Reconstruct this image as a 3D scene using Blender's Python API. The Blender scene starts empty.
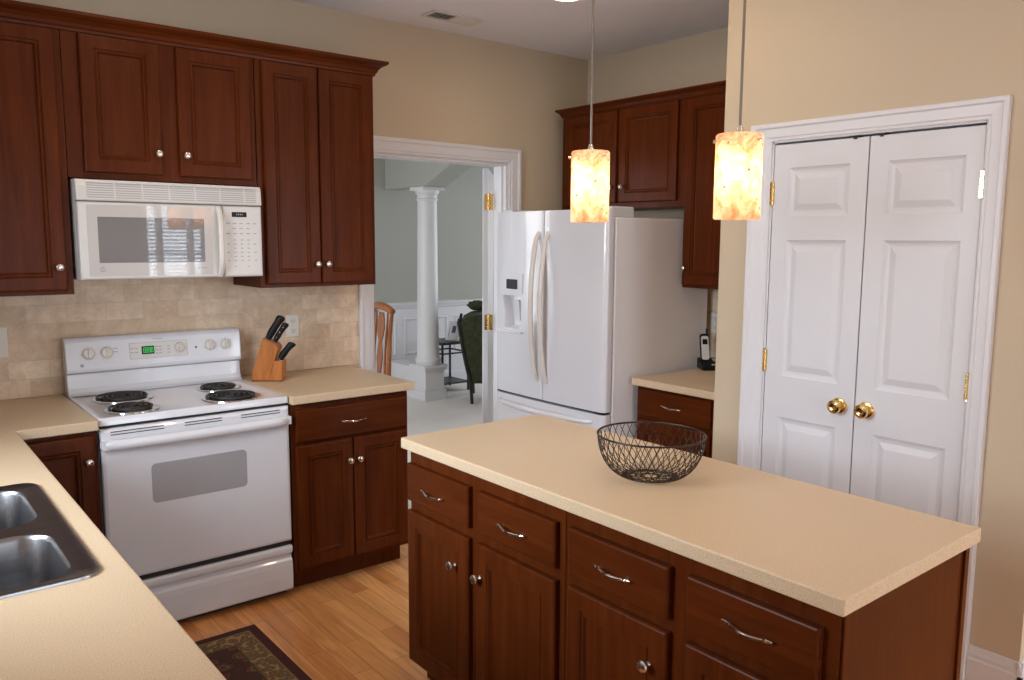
import bpy, bmesh, math, random
from mathutils import Vector, Matrix

SC = bpy.context.scene
COL = SC.collection
R = math.radians

# ---------------------------------------------------------------- camera
CAM = (-0.6762, -3.9591, 1.5958)
YAW, PITCH, ROLL, FPX = 39.1034, -7.022, 0.3589, 808.65
def make_camera():
    y, p, r = R(YAW), R(PITCH), R(ROLL)
    f = Vector((math.sin(y)*math.cos(p), math.cos(y)*math.cos(p), math.sin(p)))
    rt = Vector((math.cos(y), -math.sin(y), 0)); up = rt.cross(f)
    rt2 = rt*math.cos(r) + up*math.sin(r)
    up2 = -rt*math.sin(r) + up*math.cos(r)
    cd = bpy.data.cameras.new('camera'); cd.sensor_width = 36.0; cd.lens = FPX/1024*36.0
    cd.clip_start = 0.05; cd.clip_end = 100
    o = bpy.data.objects.new('camera', cd); COL.objects.link(o)
    m = Matrix((rt2, up2, -f)).transposed().to_4x4(); m.translation = CAM
    o.matrix_world = m
    SC.camera = o
make_camera()

# ---------------------------------------------------------------- world, daylight, exposure
W = bpy.data.worlds.new('sky'); SC.world = W; W.use_nodes = True
bg = W.node_tree.nodes['Background']
bg.inputs[0].default_value = (0.62, 0.78, 1.0, 1); bg.inputs[1].default_value = 0.8
SC.view_settings.view_transform = 'Standard'
SC.view_settings.look = 'None'
SC.view_settings.gamma = 1.0
SC.view_settings.use_curve_mapping = False
SC.view_settings.exposure = -0.55
SC.cycles.max_bounces = 10; SC.cycles.diffuse_bounces = 6; SC.cycles.glossy_bounces = 4
SC.cycles.transparent_max_bounces = 12
SC.cycles.sample_clamp_indirect = 6.0

def daylight(name, loc, direction, sx, sy, watts, color):
    l = bpy.data.lights.new(name, 'AREA'); l.shape = 'RECTANGLE'
    l.size = sx; l.size_y = sy; l.energy = watts; l.color = color
    o = bpy.data.objects.new(name, l); COL.objects.link(o)
    o.location = loc
    o.rotation_euler = Vector(direction).to_track_quat('-Z', 'Y').to_euler()
    return o
COOL = (0.80, 0.89, 1.0)
daylight('daylight_sink_window', (-2.3, -1.85, 2.08), (1, -0.05, -0.36), 2.2, 1.3, 420, COOL)
daylight('added_ground_bounce', (-2.1, -1.8, 0.55), (1, 0.05, 0.55), 2.2, 1.2, 130, (0.92, 0.96, 1.0))  # added lamp aimed up through the sink window to brighten the ceiling
daylight('daylight_nook_bay', (2.2, -6.85, 1.5), (0, 1, -0.02), 0.9, 1.3, 70, COOL)
daylight('daylight_added_window', (3.75, -6.85, 1.4), (-0.15, 1, -0.02), 1.5, 1.7, 168, COOL)  # lamp behind the unseen wide window added for more daylight
daylight('daylight_added_door', (0.45, -6.85, 1.1), (0, 1, 0), 1.5, 1.9, 95, COOL)  # lamp behind the unseen patio door added for more daylight
daylight('daylight_living_room', (7.1, 1.9, 1.5), (-1, 0.0, -0.05), 2.4, 1.7, 105, (0.97, 0.98, 1.0))
daylight('daylight_dining_room', (-0.25, 1.8, 1.5), (1, 0.0, -0.05), 2.0, 1.5, 125, (0.97, 0.98, 1.0))

# ---------------------------------------------------------------- materials
def new_mat(name):
    m = bpy.data.materials.new(name); m.use_nodes = True
    nt = m.node_tree
    return m, nt, nt.nodes['Principled BSDF']
def setp(b, **k):
    for n, v in k.items(): b.inputs[n.replace('_', ' ')].default_value = v
def coords(nt, scale=(1, 1, 1), kind='Object', rot=(0, 0, 0)):
    tc = nt.nodes.new('ShaderNodeTexCoord'); mp = nt.nodes.new('ShaderNodeMapping')
    mp.inputs['Scale'].default_value = scale; mp.inputs['Rotation'].default_value = rot
    nt.links.new(tc.outputs[kind], mp.inputs['Vector'])
    return mp.outputs['Vector']
def noise(nt, vec, scale, detail=4, rough=0.5, dist=0):
    n = nt.nodes.new('ShaderNodeTexNoise')
    n.inputs['Scale'].default_value = scale; n.inputs['Detail'].default_value = detail
    n.inputs['Roughness'].default_value = rough; n.inputs['Distortion'].default_value = dist
    nt.links.new(vec, n.inputs['Vector']); return n.outputs['Fac']
def ramp(nt, fac, stops):
    r = nt.nodes.new('ShaderNodeValToRGB'); e = r.color_ramp.elements
    while len(e) < len(stops): e.new(0.5)
    for i, (p, c) in enumerate(stops):
        e[i].position = p; e[i].color = (*c, 1)
    nt.links.new(fac, r.inputs['Fac']); return r.outputs['Color']
def mixc(nt, fac, a, b, mode='MIX'):
    m = nt.nodes.new('ShaderNodeMix'); m.data_type = 'RGBA'; m.blend_type = mode
    for key, v in ((0, fac), (6, a), (7, b)):
        if isinstance(v, (int, float)): m.inputs[key].default_value = v
        elif isinstance(v, tuple): m.inputs[key].default_value = (*v, 1)
        else: nt.links.new(v, m.inputs[key])
    return m.outputs[2]
def bump(nt, b, fac, strength=0.1, dist=0.01):
    n = nt.nodes.new('ShaderNodeBump'); n.inputs['Strength'].default_value = strength
    n.inputs['Distance'].default_value = dist
    nt.links.new(fac, n.inputs['Height']); nt.links.new(n.outputs['Normal'], b.inputs['Normal'])
def plain(name, c, rough=0.5, metal=0.0, coat=0.0, var=0.06, vs=6.0, bmp=0.0, bs=200):
    m, nt, b = new_mat(name)
    setp(b, Roughness=rough, Metallic=metal, Coat_Weight=coat)
    v = coords(nt)
    f = noise(nt, v, vs, 3)
    lo = tuple(max(0, x*(1-var)) for x in c); hi = tuple(min(1, x*(1+var)) for x in c)
    nt.links.new(ramp(nt, f, [(0.3, lo), (0.7, hi)]), b.inputs['Base Color'])
    if bmp: bump(nt, b, noise(nt, v, bs, 2), bmp, 0.002)
    return m
def wood(name, dark, mid, light, scale, rough=0.35, coat=0.3):
    m, nt, b = new_mat(name); setp(b, Roughness=rough, Coat_Weight=coat, Coat_Roughness=0.3, Specular_IOR_Level=0.08)
    v = coords(nt, scale)
    f = noise(nt, v, 1.0, 6, 0.62, 0.6)
    c1 = ramp(nt, f, [(0.25, dark), (0.52, mid), (0.8, light)])
    f2 = noise(nt, coords(nt, (1.7, 1.7, 1.7)), 1.0, 2)
    c2 = ramp(nt, f2, [(0.3, (0.82, 0.82, 0.82)), (0.7, (1.12, 1.1, 1.08))])
    nt.links.new(mixc(nt, 1.0, c1, c2, 'MULTIPLY'), b.inputs['Base Color'])
    return m
def emit(name, c, s):
    m, nt, b = new_mat(name); setp(b, Base_Color=(*c, 1), Emission_Color=(*c, 1), Emission_Strength=s)
    return m

CH_D, CH_M, CH_L = (0.060, 0.0118, 0.0024), (0.086, 0.0185, 0.0038), (0.113, 0.0267, 0.0056)
M = {}
M['cherry'] = wood('cherry_wood_vertical_grain', CH_D, CH_M, CH_L, (42, 42, 2.6), 0.30, 0.0)
M['cherry_h'] = wood('cherry_wood_horizontal_grain', CH_D, CH_M, CH_L, (2.6, 2.6, 42), 0.30, 0.0)
M['wall'] = plain('beige_wall_paint', (0.55, 0.455, 0.325), 0.75, var=0.02, vs=1.5, bmp=0.04, bs=350)
M['ceiling'] = plain('ceiling_paint', (0.83, 0.825, 0.86), 0.9, var=0.015, bmp=0.05, bs=260)
M['sage'] = plain('sage_wall_paint', (0.37, 0.375, 0.335), 0.8, var=0.02, vs=1.2)
M['trim'] = plain('white_trim_paint', (0.69, 0.69, 0.71), 0.42, var=0.02, vs=3)
M['door'] = plain('white_door_paint', (0.66, 0.665, 0.69), 0.45, var=0.02, vs=3, bmp=0.03, bs=90)
M['enamel'] = plain('white_enamel', (0.675, 0.68, 0.71), 0.22, coat=0.4, var=0.015)
M['fridge'] = plain('white_fridge_enamel', (0.675, 0.68, 0.71), 0.2, coat=0.5, var=0.015, vs=3)
M['fridge_side'] = plain('white_textured_fridge_side', (0.84, 0.84, 0.87), 0.5, var=0.015, bmp=0.06, bs=500)
M['bisque'] = plain('off_white_plastic', (0.66, 0.62, 0.57), 0.35, var=0.02)
M['mwhite'] = plain('white_plastic', (0.61, 0.59, 0.56), 0.35, var=0.015)
M['chrome'] = plain('polished_chrome', (0.72, 0.71, 0.69), 0.14, 1.0, var=0.03)
M['nickel'] = plain('satin_nickel', (0.62, 0.58, 0.53), 0.25, 1.0, var=0.04)
M['stem'] = plain('dark_satin_metal', (0.20, 0.17, 0.14), 0.4, 0.7)
M['brass'] = plain('polished_brass', (0.86, 0.64, 0.28), 0.18, 1.0, var=0.05)
M['black'] = plain('black_plastic', (0.006, 0.006, 0.0065), 0.45, var=0.1)
M['coil'] = plain('black_burner_coil', (0.016, 0.015, 0.015), 0.5, var=0.2)
M['iron'] = plain('dark_bronze_wire', (0.035, 0.024, 0.018), 0.42, 0.6, var=0.2, vs=30)
M['dark'] = plain('dark_shadow_gap', (0.02, 0.019, 0.018), 0.7)
M['black'].node_tree.nodes['Principled BSDF'].inputs['Specular IOR Level'].default_value = 0.25
M['silver'] = plain('pale_silver_plastic', (0.62, 0.61, 0.58), 0.35, var=0.03)
M['rubber'] = plain('grey_gasket', (0.16, 0.15, 0.15), 0.6)
M['grey_print'] = plain('grey_print', (0.34, 0.33, 0.33), 0.5)
M['ovenglass'] = plain('grey_oven_window', (0.36, 0.35, 0.355), 0.15, coat=0.5, var=0.02)
M['carpet'] = plain('pale_carpet', (0.78, 0.75, 0.71), 0.95, var=0.08, vs=60, bmp=0.4, bs=300)
M['knifewood'] = wood('orange_beech', (0.34, 0.115, 0.030), (0.46, 0.165, 0.045), (0.55, 0.21, 0.065), (40, 40, 5), 0.4, 0.15)
M['chairwood'] = wood('honey_chair_wood', (0.20, 0.065, 0.02), (0.30, 0.105, 0.035), (0.40, 0.16, 0.06), (25, 25, 3), 0.35, 0.3)
M['darkwood'] = plain('black_stained_wood', (0.014, 0.010, 0.008), 0.4, var=0.2)
M['green'] = plain('dark_green_upholstery', (0.036, 0.043, 0.018), 0.9, var=0.35, vs=25, bmp=0.2, bs=120)
M['plate'] = plain('ivory_wall_plate', (0.66, 0.62, 0.55), 0.4, var=0.02)
M['bluepaper'] = plain('dark_print', (0.06, 0.08, 0.12), 0.4, var=0.5, vs=60)

def counter_mat():
    m, nt, b = new_mat('speckled_beige_laminate'); setp(b, Roughness=0.38, Specular_IOR_Level=0.35)
    v = coords(nt)
    f = noise(nt, v, 420, 2, 0.6)
    c = ramp(nt, f, [(0.30, (0.45, 0.325, 0.195)), (0.5, (0.60, 0.46, 0.30)), (0.72, (0.69, 0.555, 0.39))])
    nt.links.new(c, b.inputs['Base Color']); return m
M['counter'] = counter_mat()

def floor_mat():
    m, nt, b = new_mat('oak_laminate_boards'); setp(b, Roughness=0.33, Coat_Weight=0.15, Coat_Roughness=0.3)
    v = coords(nt, (1, 1, 1), 'Object', (0, 0, R(90)))
    br = nt.nodes.new('ShaderNodeTexBrick'); br.offset = 0.37; br.offset_frequency = 2
    for n, val in (('Scale', 1.0), ('Mortar Size', 0.0012), ('Mortar Smooth', 0.2), ('Bias', 0.0), ('Brick Width', 0.62), ('Row Height', 0.083)):
        br.inputs[n].default_value = val
    br.inputs['Color1'].default_value = (0.68, 0.285, 0.092, 1); br.inputs['Color2'].default_value = (0.90, 0.47, 0.175, 1)
    br.inputs['Mortar'].default_value = (0.38, 0.15, 0.05, 1)
    nt.links.new(v, br.inputs['Vector'])
    g = noise(nt, coords(nt, (28, 2.2, 28)), 1.0, 6, 0.6, 1.2)
    gr = ramp(nt, g, [(0.28, (0.70, 0.63, 0.58)), (0.55, (1, 1, 1)), (0.8, (1.12, 1.13, 1.14))])
    nt.links.new(mixc(nt, 1.0, br.outputs['Color'], gr, 'MULTIPLY'), b.inputs['Base Color'])
    return m
M['floor'] = floor_mat()

def tile_mat(name, ux):
    m, nt, b = new_mat(name); setp(b, Roughness=0.55)
    tc = nt.nodes.new('ShaderNodeTexCoord'); sx = nt.nodes.new('ShaderNodeSeparateXYZ'); cx = nt.nodes.new('ShaderNodeCombineXYZ')
    nt.links.new(tc.outputs['Object'], sx.inputs[0])
    nt.links.new(sx.outputs[ux], cx.inputs['X']); nt.links.new(sx.outputs['Z'], cx.inputs['Y'])
    br = nt.nodes.new('ShaderNodeTexBrick'); br.offset = 0.5
    for n, val in (('Scale', 1.0), ('Mortar Size', 0.0016), ('Mortar Smooth', 0.3), ('Bias', 0.0), ('Brick Width', 0.156), ('Row Height', 0.0785)):
        br.inputs[n].default_value = val
    br.inputs['Color1'].default_value = (0.60, 0.455, 0.315, 1); br.inputs['Color2'].default_value = (0.74, 0.60, 0.45, 1)
    br.inputs['Mortar'].default_value = (0.60, 0.47, 0.345, 1)
    nt.links.new(cx.outputs[0], br.inputs['Vector'])
    f = noise(nt, coords(nt), 14, 5, 0.65, 0.5)
    f2 = noise(nt, coords(nt), 90, 3, 0.6)
    c = mixc(nt, 1.0, br.outputs['Color'], ramp(nt, f, [(0.3, (0.82, 0.78, 0.74)), (0.7, (1.12, 1.12, 1.12))]), 'MULTIPLY')
    c = mixc(nt, 1.0, c, ramp(nt, f2, [(0.25, (0.86, 0.83, 0.8)), (0.45, (1, 1, 1))]), 'MULTIPLY')
    nt.links.new(c, b.inputs['Base Color'])
    bump(nt, b, br.outputs['Fac'], -0.25, 0.004)
    return m
M['tile'] = tile_mat('travertine_subway_tile', 'X')
M['tile_y'] = tile_mat('travertine_subway_tile_side', 'Y')

def steel_mat():
    m, nt, b = new_mat('brushed_stainless'); setp(b, Metallic=1.0, Roughness=0.3)
    f = noise(nt, coords(nt, (6, 220, 60)), 1, 3)
    nt.links.new(ramp(nt, f, [(0.3, (0.25, 0.25, 0.26)), (0.7, (0.33, 0.33, 0.34))]), b.inputs['Base Color'])
    return m
M['steel'] = steel_mat()

def glass_mat(name, tint=(1, 1, 1), gloss=0.08):
    m = bpy.data.materials.new(name); m.use_nodes = True; nt = m.node_tree
    nt.nodes.clear()
    out = nt.nodes.new('ShaderNodeOutputMaterial'); mx = nt.nodes.new('ShaderNodeMixShader')
    tr = nt.nodes.new('ShaderNodeBsdfTransparent'); gl = nt.nodes.new('ShaderNodeBsdfGlossy')
    tr.inputs[0].default_value = (*tint, 1); gl.inputs['Roughness'].default_value = 0.02
    mx.inputs[0].default_value = gloss
    nt.links.new(tr.outputs[0], mx.inputs[1]); nt.links.new(gl.outputs[0], mx.inputs[2]); nt.links.new(mx.outputs[0], out.inputs[0])
    return m
M['glass'] = glass_mat('window_glass')

def mw_glass(name, c):
    m, nt, b = new_mat(name)
    setp(b, Roughness=0.03, Specular_IOR_Level=0.5, Coat_Weight=0.6, Coat_Roughness=0.02, Coat_IOR=1.5)
    f = noise(nt, coords(nt), 5, 2)
    nt.links.new(ramp(nt, f, [(0.3, tuple(x*0.97 for x in c)), (0.7, c)]), b.inputs['Base Color'])
    return m
M['mwdoor'] = mw_glass('glossy_white_microwave_glass', (0.55, 0.53, 0.51))
M['mwwin'] = mw_glass('glossy_grey_microwave_window', (0.20, 0.195, 0.195))

def shade_mat():
    m = bpy.data.materials.new('mottled_art_glass'); m.use_nodes = True; nt = m.node_tree
    nt.nodes.clear()
    out = nt.nodes.new('ShaderNodeOutputMaterial')
    v = coords(nt)
    f = noise(nt, v, 26, 5, 0.62, 0.8)
    c = ramp(nt, f, [(0.34, (0.74, 0.36, 0.20)), (0.44, (0.89, 0.56, 0.36)), (0.53, (0.95, 0.76, 0.56)), (0.68, (1.0, 0.90, 0.76))])
    vo = nt.nodes.new('ShaderNodeTexVoronoi'); vo.inputs['Scale'].default_value = 46
    nt.links.new(v, vo.inputs['Vector'])
    spots = ramp(nt, vo.outputs['Distance'], [(0.12, (0.30, 0.10, 0.06)), (0.20, (1, 1, 1))])
    gate = ramp(nt, noise(nt, v, 17, 2), [(0.50, (1, 1, 1)), (0.56, (0, 0, 0))])
    spots = mixc(nt, gate, spots, (1, 1, 1))
    c = mixc(nt, 1.0, c, spots, 'MULTIPLY')
    tr = nt.nodes.new('ShaderNodeBsdfTranslucent'); df = nt.nodes.new('ShaderNodeBsdfDiffuse'); gl = nt.nodes.new('ShaderNodeBsdfGlossy')
    gl.inputs['Roughness'].default_value = 0.1
    nt.links.new(c, tr.inputs[0]); nt.links.new(c, df.inputs[0])
    a = nt.nodes.new('ShaderNodeMixShader'); a.inputs[0].default_value = 0.3
    nt.links.new(tr.outputs[0], a.inputs[1]); nt.links.new(df.outputs[0], a.inputs[2])
    b2 = nt.nodes.new('ShaderNodeMixShader'); b2.inputs[0].default_value = 0.05
    nt.links.new(a.outputs[0], b2.inputs[1]); nt.links.new(gl.outputs[0], b2.inputs[2])
    nt.links.new(b2.outputs[0], out.inputs[0])
    return m
M['shade'] = shade_mat()
M['bulb'] = emit('glowing_bulb', (1.0, 0.64, 0.35), 34.0)
M['can'] = emit('recessed_lamp_lens', (1.0, 0.75, 0.485), 115.0)
M['green_led'] = emit('green_clock_led', (0.05, 0.75, 0.12), 0.55)

def rug_mat(w, h):
    m, nt, b = new_mat('oriental_rug_pile'); setp(b, Roughness=0.95)
    v = coords(nt)
    def motif(scale, stops, dist=0.0):
        vo = nt.nodes.new('ShaderNodeTexVoronoi'); vo.inputs['Scale'].default_value = scale; vo.inputs['Randomness'].default_value = 0.65
        vv = v
        if dist:
            n = nt.nodes.new('ShaderNodeTexNoise'); n.inputs['Scale'].default_value = 30; nt.links.new(v, n.inputs['Vector'])
            ad = nt.nodes.new('ShaderNodeVectorMath'); ad.operation = 'MULTIPLY_ADD'; ad.inputs[1].default_value = (dist, dist, 0)
            nt.links.new(n.outputs['Color'], ad.inputs[0]); nt.links.new(v, ad.inputs[2]); vv = ad.outputs[0]
        nt.links.new(vv, vo.inputs['Vector'])
        return ramp(nt, vo.outputs['Distance'], stops)
    DKB, GLD, RED, OLV = (0.045, 0.018, 0.012), (0.33, 0.205, 0.085), (0.17, 0.040, 0.024), (0.17, 0.135, 0.060)
    field = motif(13, [(0.06, GLD), (0.12, RED), (0.19, DKB), (0.27, OLV), (0.32, DKB), (0.40, RED), (0.45, DKB), (0.70, (0.06, 0.022, 0.015))], 0.03)
    sp = motif(27, [(0.10, RED), (0.18, GLD), (0.27, DKB), (0.40, OLV), (0.50, DKB), (0.60, GLD)], 0.02)
    sx = nt.nodes.new('ShaderNodeSeparateXYZ'); nt.links.new(v, sx.inputs[0])
    def absd(o, half):
        a = nt.nodes.new('ShaderNodeMath'); a.operation = 'ABSOLUTE'; nt.links.new(o, a.inputs[0])
        s = nt.nodes.new('ShaderNodeMath'); s.operation = 'SUBTRACT'; s.inputs[0].default_value = half; nt.links.new(a.outputs[0], s.inputs[1])
        return s.outputs[0]
    mn = nt.nodes.new('ShaderNodeMath'); mn.operation = 'MINIMUM'
    nt.links.new(absd(sx.outputs['X'], w/2), mn.inputs[0]); nt.links.new(absd(sx.outputs['Y'], h/2), mn.inputs[1])
    def lt(t):
        k = nt.nodes.new('ShaderNodeMath'); k.operation = 'LESS_THAN'; k.inputs[1].default_value = t
        nt.links.new(mn.outputs[0], k.inputs[0]); return k.outputs[0]
    c = mixc(nt, lt(0.135), field, (0.06, 0.04, 0.02))
    bord = mixc(nt, 0.85, (0.19, 0.13, 0.065), sp)
    c = mixc(nt, lt(0.128), c, bord)
    c = mixc(nt, lt(0.046), c, (0.20, 0.14, 0.07))
    c = mixc(nt, lt(0.040), c, (0.055, 0.012, 0.011))
    nt.links.new(c, b.inputs['Base Color'])
    bump(nt, b, noise(nt, v, 500, 2), 0.3, 0.003)
    return m

# ---------------------------------------------------------------- mesh helpers
ORG = {}
def props(o, label=None, cat=None, group=None, kind=None):
    if label: o['label'] = label
    if cat: o['category'] = cat
    if group: o['group'] = group
    if kind: o['kind'] = kind
    return o
def root(name, loc, label, cat, group=None):
    o = bpy.data.objects.new(name, None); o.empty_display_size = 0.05
    COL.objects.link(o); o.location = loc; ORG[o] = Vector(loc)
    return props(o, label, cat, group)
def obj(name, bm, mat, parent=None, bevel=0.0, seg=2, smooth=False, label=None, cat=None, group=None, kind=None, ang=35):
    """bm is in world coordinates; link it as one mesh object."""
    bmesh.ops.remove_doubles(bm, verts=bm.verts, dist=1e-6)
    bmesh.ops.recalc_face_normals(bm, faces=bm.faces)
    if parent is not None: org = ORG[parent]
    else:
        xs = [v.co.x for v in bm.verts]; ys = [v.co.y for v in bm.verts]; zs = [v.co.z for v in bm.verts]
        org = Vector(((min(xs)+max(xs))/2, (min(ys)+max(ys))/2, min(zs)))
    bmesh.ops.translate(bm, verts=bm.verts, vec=-org)
    me = bpy.data.meshes.new(name); bm.to_mesh(me); bm.free()
    mats = mat if isinstance(mat, (list, tuple)) else [mat]
    for m in mats: me.materials.append(m)
    o = bpy.data.objects.new(name, me); COL.objects.link(o); ORG[o] = org
    if parent is not None: o.parent = parent
    else: o.location = org
    if smooth:
        for p in me.polygons: p.use_smooth = True
        try: me.set_sharp_from_angle(angle=R(ang))
        except Exception: pass
    if bevel:
        md = o.modifiers.new('edge_bevel', 'BEVEL'); md.width = bevel; md.segments = seg
        md.limit_method = 'ANGLE'; md.angle_limit = R(30); md.harden_normals = False
    return props(o, label, cat, group, kind)
def struct(name, bm, mat, parent=None, **k):
    return obj(name, bm, mat, parent, kind=None if parent is not None else 'structure', **k)
NB = bmesh.new
def V(bm, c): return bm.verts.new(c)
def face(bm, vs):
    try: return bm.faces.new(vs)
    except ValueError: return None
def box(bm, x0, x1, y0, y1, z0, z1):
    vs = [V(bm, (x, y, z)) for x in (x0, x1) for y in (y0, y1) for z in (z0, z1)]
    for q in ((0, 1, 3, 2), (4, 6, 7, 5), (0, 4, 5, 1), (2, 3, 7, 6), (0, 2, 6, 4), (1, 5, 7, 3)):
        face(bm, [vs[i] for i in q])
    return bm
def B(*a):
    return box(NB(), *a)
def basis(axis):
    a = Vector(axis).normalized()
    t = Vector((0, 0, 1)) if abs(a.z) < 0.9 else Vector((1, 0, 0))
    u = t.cross(a).normalized(); v = a.cross(u)
    return a, u, v
def lathe(bm, prof, c, axis=(0, 0, 1), seg=24, cap=True):
    a, u, v = basis(axis); c = Vector(c); rings = []
    for r, h in prof:
        if r < 1e-6: rings.append([V(bm, c + a*h)])
        else: rings.append([V(bm, c + a*h + (u*math.cos(t) + v*math.sin(t))*r) for t in [2*math.pi*i/seg for i in range(seg)]])
    for p, q in zip(rings, rings[1:]):
        for i in range(seg):
            j = (i+1) % seg
            if len(p) == 1 and len(q) == 1: continue
            if len(p) == 1: face(bm, [p[0], q[i], q[j]])
            elif len(q) == 1: face(bm, [p[i], p[j], q[0]])
            else: face(bm, [p[i], p[j], q[j], q[i]])
    if cap:
        for r in (rings[0], rings[-1]):
            if len(r) > 2: face(bm, r)
    return bm
def tube(bm, pts, r, seg=8, closed=False, flat=1.0, up=None):
    pts = [Vector(p) for p in pts]; n = len(pts); rings = []; prev = None
    for i, p in enumerate(pts):
        if closed: t = pts[(i+1) % n] - pts[i-1]
        else: t = pts[min(i+1, n-1)] - pts[max(i-1, 0)]
        t.normalize()
        ref = Vector(up) if up else (prev if prev is not None else (Vector((0, 0, 1)) if abs(t.z) < 0.9 else Vector((1, 0, 0))))
        u = (ref - t*ref.dot(t)).normalized(); v = t.cross(u); prev = u
        rr = r[i] if isinstance(r, (list, tuple)) else r
        rings.append([V(bm, p + u*math.cos(a)*rr*flat + v*math.sin(a)*rr) for a in [2*math.pi*k/seg for k in range(seg)]])
    m = n if closed else n-1
    for i in range(m):
        A, C = rings[i], rings[(i+1) % n]
        for k in range(seg): face(bm, [A[k], A[(k+1) % seg], C[(k+1) % seg], C[k]])
    if not closed:
        face(bm, rings[0]); face(bm, rings[-1])
    return bm
class Fr:
    """a vertical face: u along the face, v up, n outwards"""
    def __init__(s, O, U, N): s.O, s.U, s.N = Vector(O), Vector(U), Vector(N)
    def p(s, u, v, n=0.0): return s.O + s.U*u + Vector((0, 0, v)) + s.N*n
    def box(s, bm, u0, u1, v0, v1, n0, n1):
        vs = [V(bm, s.p(u, v, n)) for u in (u0, u1) for v in (v0, v1) for n in (n0, n1)]
        for q in ((0, 1, 3, 2), (4, 6, 7, 5), (0, 4, 5, 1), (2, 3, 7, 6), (0, 2, 6, 4), (1, 5, 7, 3)):
            face(bm, [vs[i] for i in q])
        return bm
def front(bm, F, u0, u1, v0, v1, n0, t, panels=(), prof=(), edge=((0, 0.0), (0, -0.005), (0.005, 0.0))):
    """a slab whose face carries recessed or raised panels; edge and prof are (inset, height) steps"""
    def rect(ua, ub, va, vb, n): return [V(bm, F.p(ua, va, n)), V(bm, F.p(ub, va, n)), V(bm, F.p(ub, vb, n)), V(bm, F.p(ua, vb, n))]
    loops = [rect(u0, u1, v0, v1, n0)]
    for ins, h in edge: loops.append(rect(u0+ins, u1-ins, v0+ins, v1-ins, n0+t+h if (ins, h) != (0, 0.0) else n0))
    for a, b in zip(loops, loops[1:]):
        for i in range(4): face(bm, [a[i], a[(i+1) % 4], b[(i+1) % 4], b[i]])
    face(bm, loops[0])
    e = edge[-1][0]; top = n0+t+edge[-1][1]
    us = sorted({u0+e, u1-e, *[p[0] for p in panels], *[p[1] for p in panels]})
    vs = sorted({v0+e, v1-e, *[p[2] for p in panels], *[p[3] for p in panels]})
    for a, b in zip(us, us[1:]):
        for c, d in zip(vs, vs[1:]):
            mu, mv = (a+b)/2, (c+d)/2
            if any(p[0] < mu < p[1] and p[2] < mv < p[3] for p in panels): continue
            face(bm, rect(a, b, c, d, top))
    for p in panels:
        prev = rect(*p, top)
        for ins, h in prof:
            q = rect(p[0]+ins, p[1]-ins, p[2]+ins, p[3]-ins, top+h)
            for i in range(4): face(bm, [prev[i], prev[(i+1) % 4], q[(i+1) % 4], q[i]])
            prev = q
        face(bm, prev)
    return bm
def prism(bm, poly, fn, d0, d1):
    """poly of (a, b), extruded between d0 and d1 through fn(a, b, d)"""
    A = [V(bm, fn(a, b, d0)) for a, b in poly]; C = [V(bm, fn(a, b, d1)) for a, b in poly]
    n = len(poly)
    for i in range(n): face(bm, [A[i], A[(i+1) % n], C[(i+1) % n], C[i]])
    face(bm, A); face(bm, C); return bm
def rrect(x0, x1, y0, y1, r, k=5):
    out = []
    for cx, cy, a0 in ((x1-r, y1-r, 0), (x0+r, y1-r, 90), (x0+r, y0+r, 180), (x1-r, y0+r, 270)):
        for i in range(k+1):
            a = R(a0+90*i/k); out.append((cx+r*math.cos(a), cy+r*math.sin(a)))
    return out
def casing(bm, F, ui, uo, vi, vo, side_v0, prof):
    """mitred door surround: ui=(left,right) inner, uo outer, vi/vo inner and outer head height"""
    rows = []
    for s, n in prof:
        l = ui[0]+(uo[0]-ui[0])*s; r = ui[1]+(uo[1]-ui[1])*s; t = vi+(vo-vi)*s
        rows.append([V(bm, F.p(l, side_v0, n)), V(bm, F.p(l, t, n)), V(bm, F.p(r, t, n)), V(bm, F.p(r, side_v0, n))])
    rows.append(rows[0])
    for a, b in zip(rows, rows[1:]):
        for i in range(3): face(bm, [a[i], a[i+1], b[i+1], b[i]])
    for i in (0, 3): face(bm, [r[i] for r in rows[:-1]])
    return bm
CASE = [(0, 0.0), (0, 0.010), (0.05, 0.013), (0.16, 0.013), (0.24, 0.017), (0.70, 0.019), (0.78, 0.026), (0.95, 0.026), (1, 0.022), (1, 0.0)]
def slab(bm, xs, ys, solid, z0, z1):
    """worktop from grid cells"""
    vt, vb = {}, {}
    def g(d, x, y, z):
        if (x, y) not in d: d[(x, y)] = V(bm, (x, y, z))
        return d[(x, y)]
    nx, ny = len(xs)-1, len(ys)-1
    S = [[solid((xs[i]+xs[i+1])/2, (ys[j]+ys[j+1])/2) for j in range(ny)] for i in range(nx)]
    for i in range(nx):
        for j in range(ny):
            if not S[i][j]: continue
            x0, x1, y0, y1 = xs[i], xs[i+1], ys[j], ys[j+1]
            face(bm, [g(vt, x0, y0, z1), g(vt, x1, y0, z1), g(vt, x1, y1, z1), g(vt, x0, y1, z1)])
            face(bm, [g(vb, x0, y0, z0), g(vb, x0, y1, z0), g(vb, x1, y1, z0), g(vb, x1, y0, z0)])
            for di, dj, (a, b) in ((-1, 0, ((x0, y0), (x0, y1))), (1, 0, ((x1, y0), (x1, y1))), (0, -1, ((x0, y0), (x1, y0))), (0, 1, ((x0, y1), (x1, y1)))):
                k, l = i+di, j+dj
                if 0 <= k < nx and 0 <= l < ny and S[k][l]: continue
                face(bm, [g(vt, *a, z1), g(vt, *b, z1), g(vb, *b, z0), g(vb, *a, z0)])
    return bm
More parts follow.
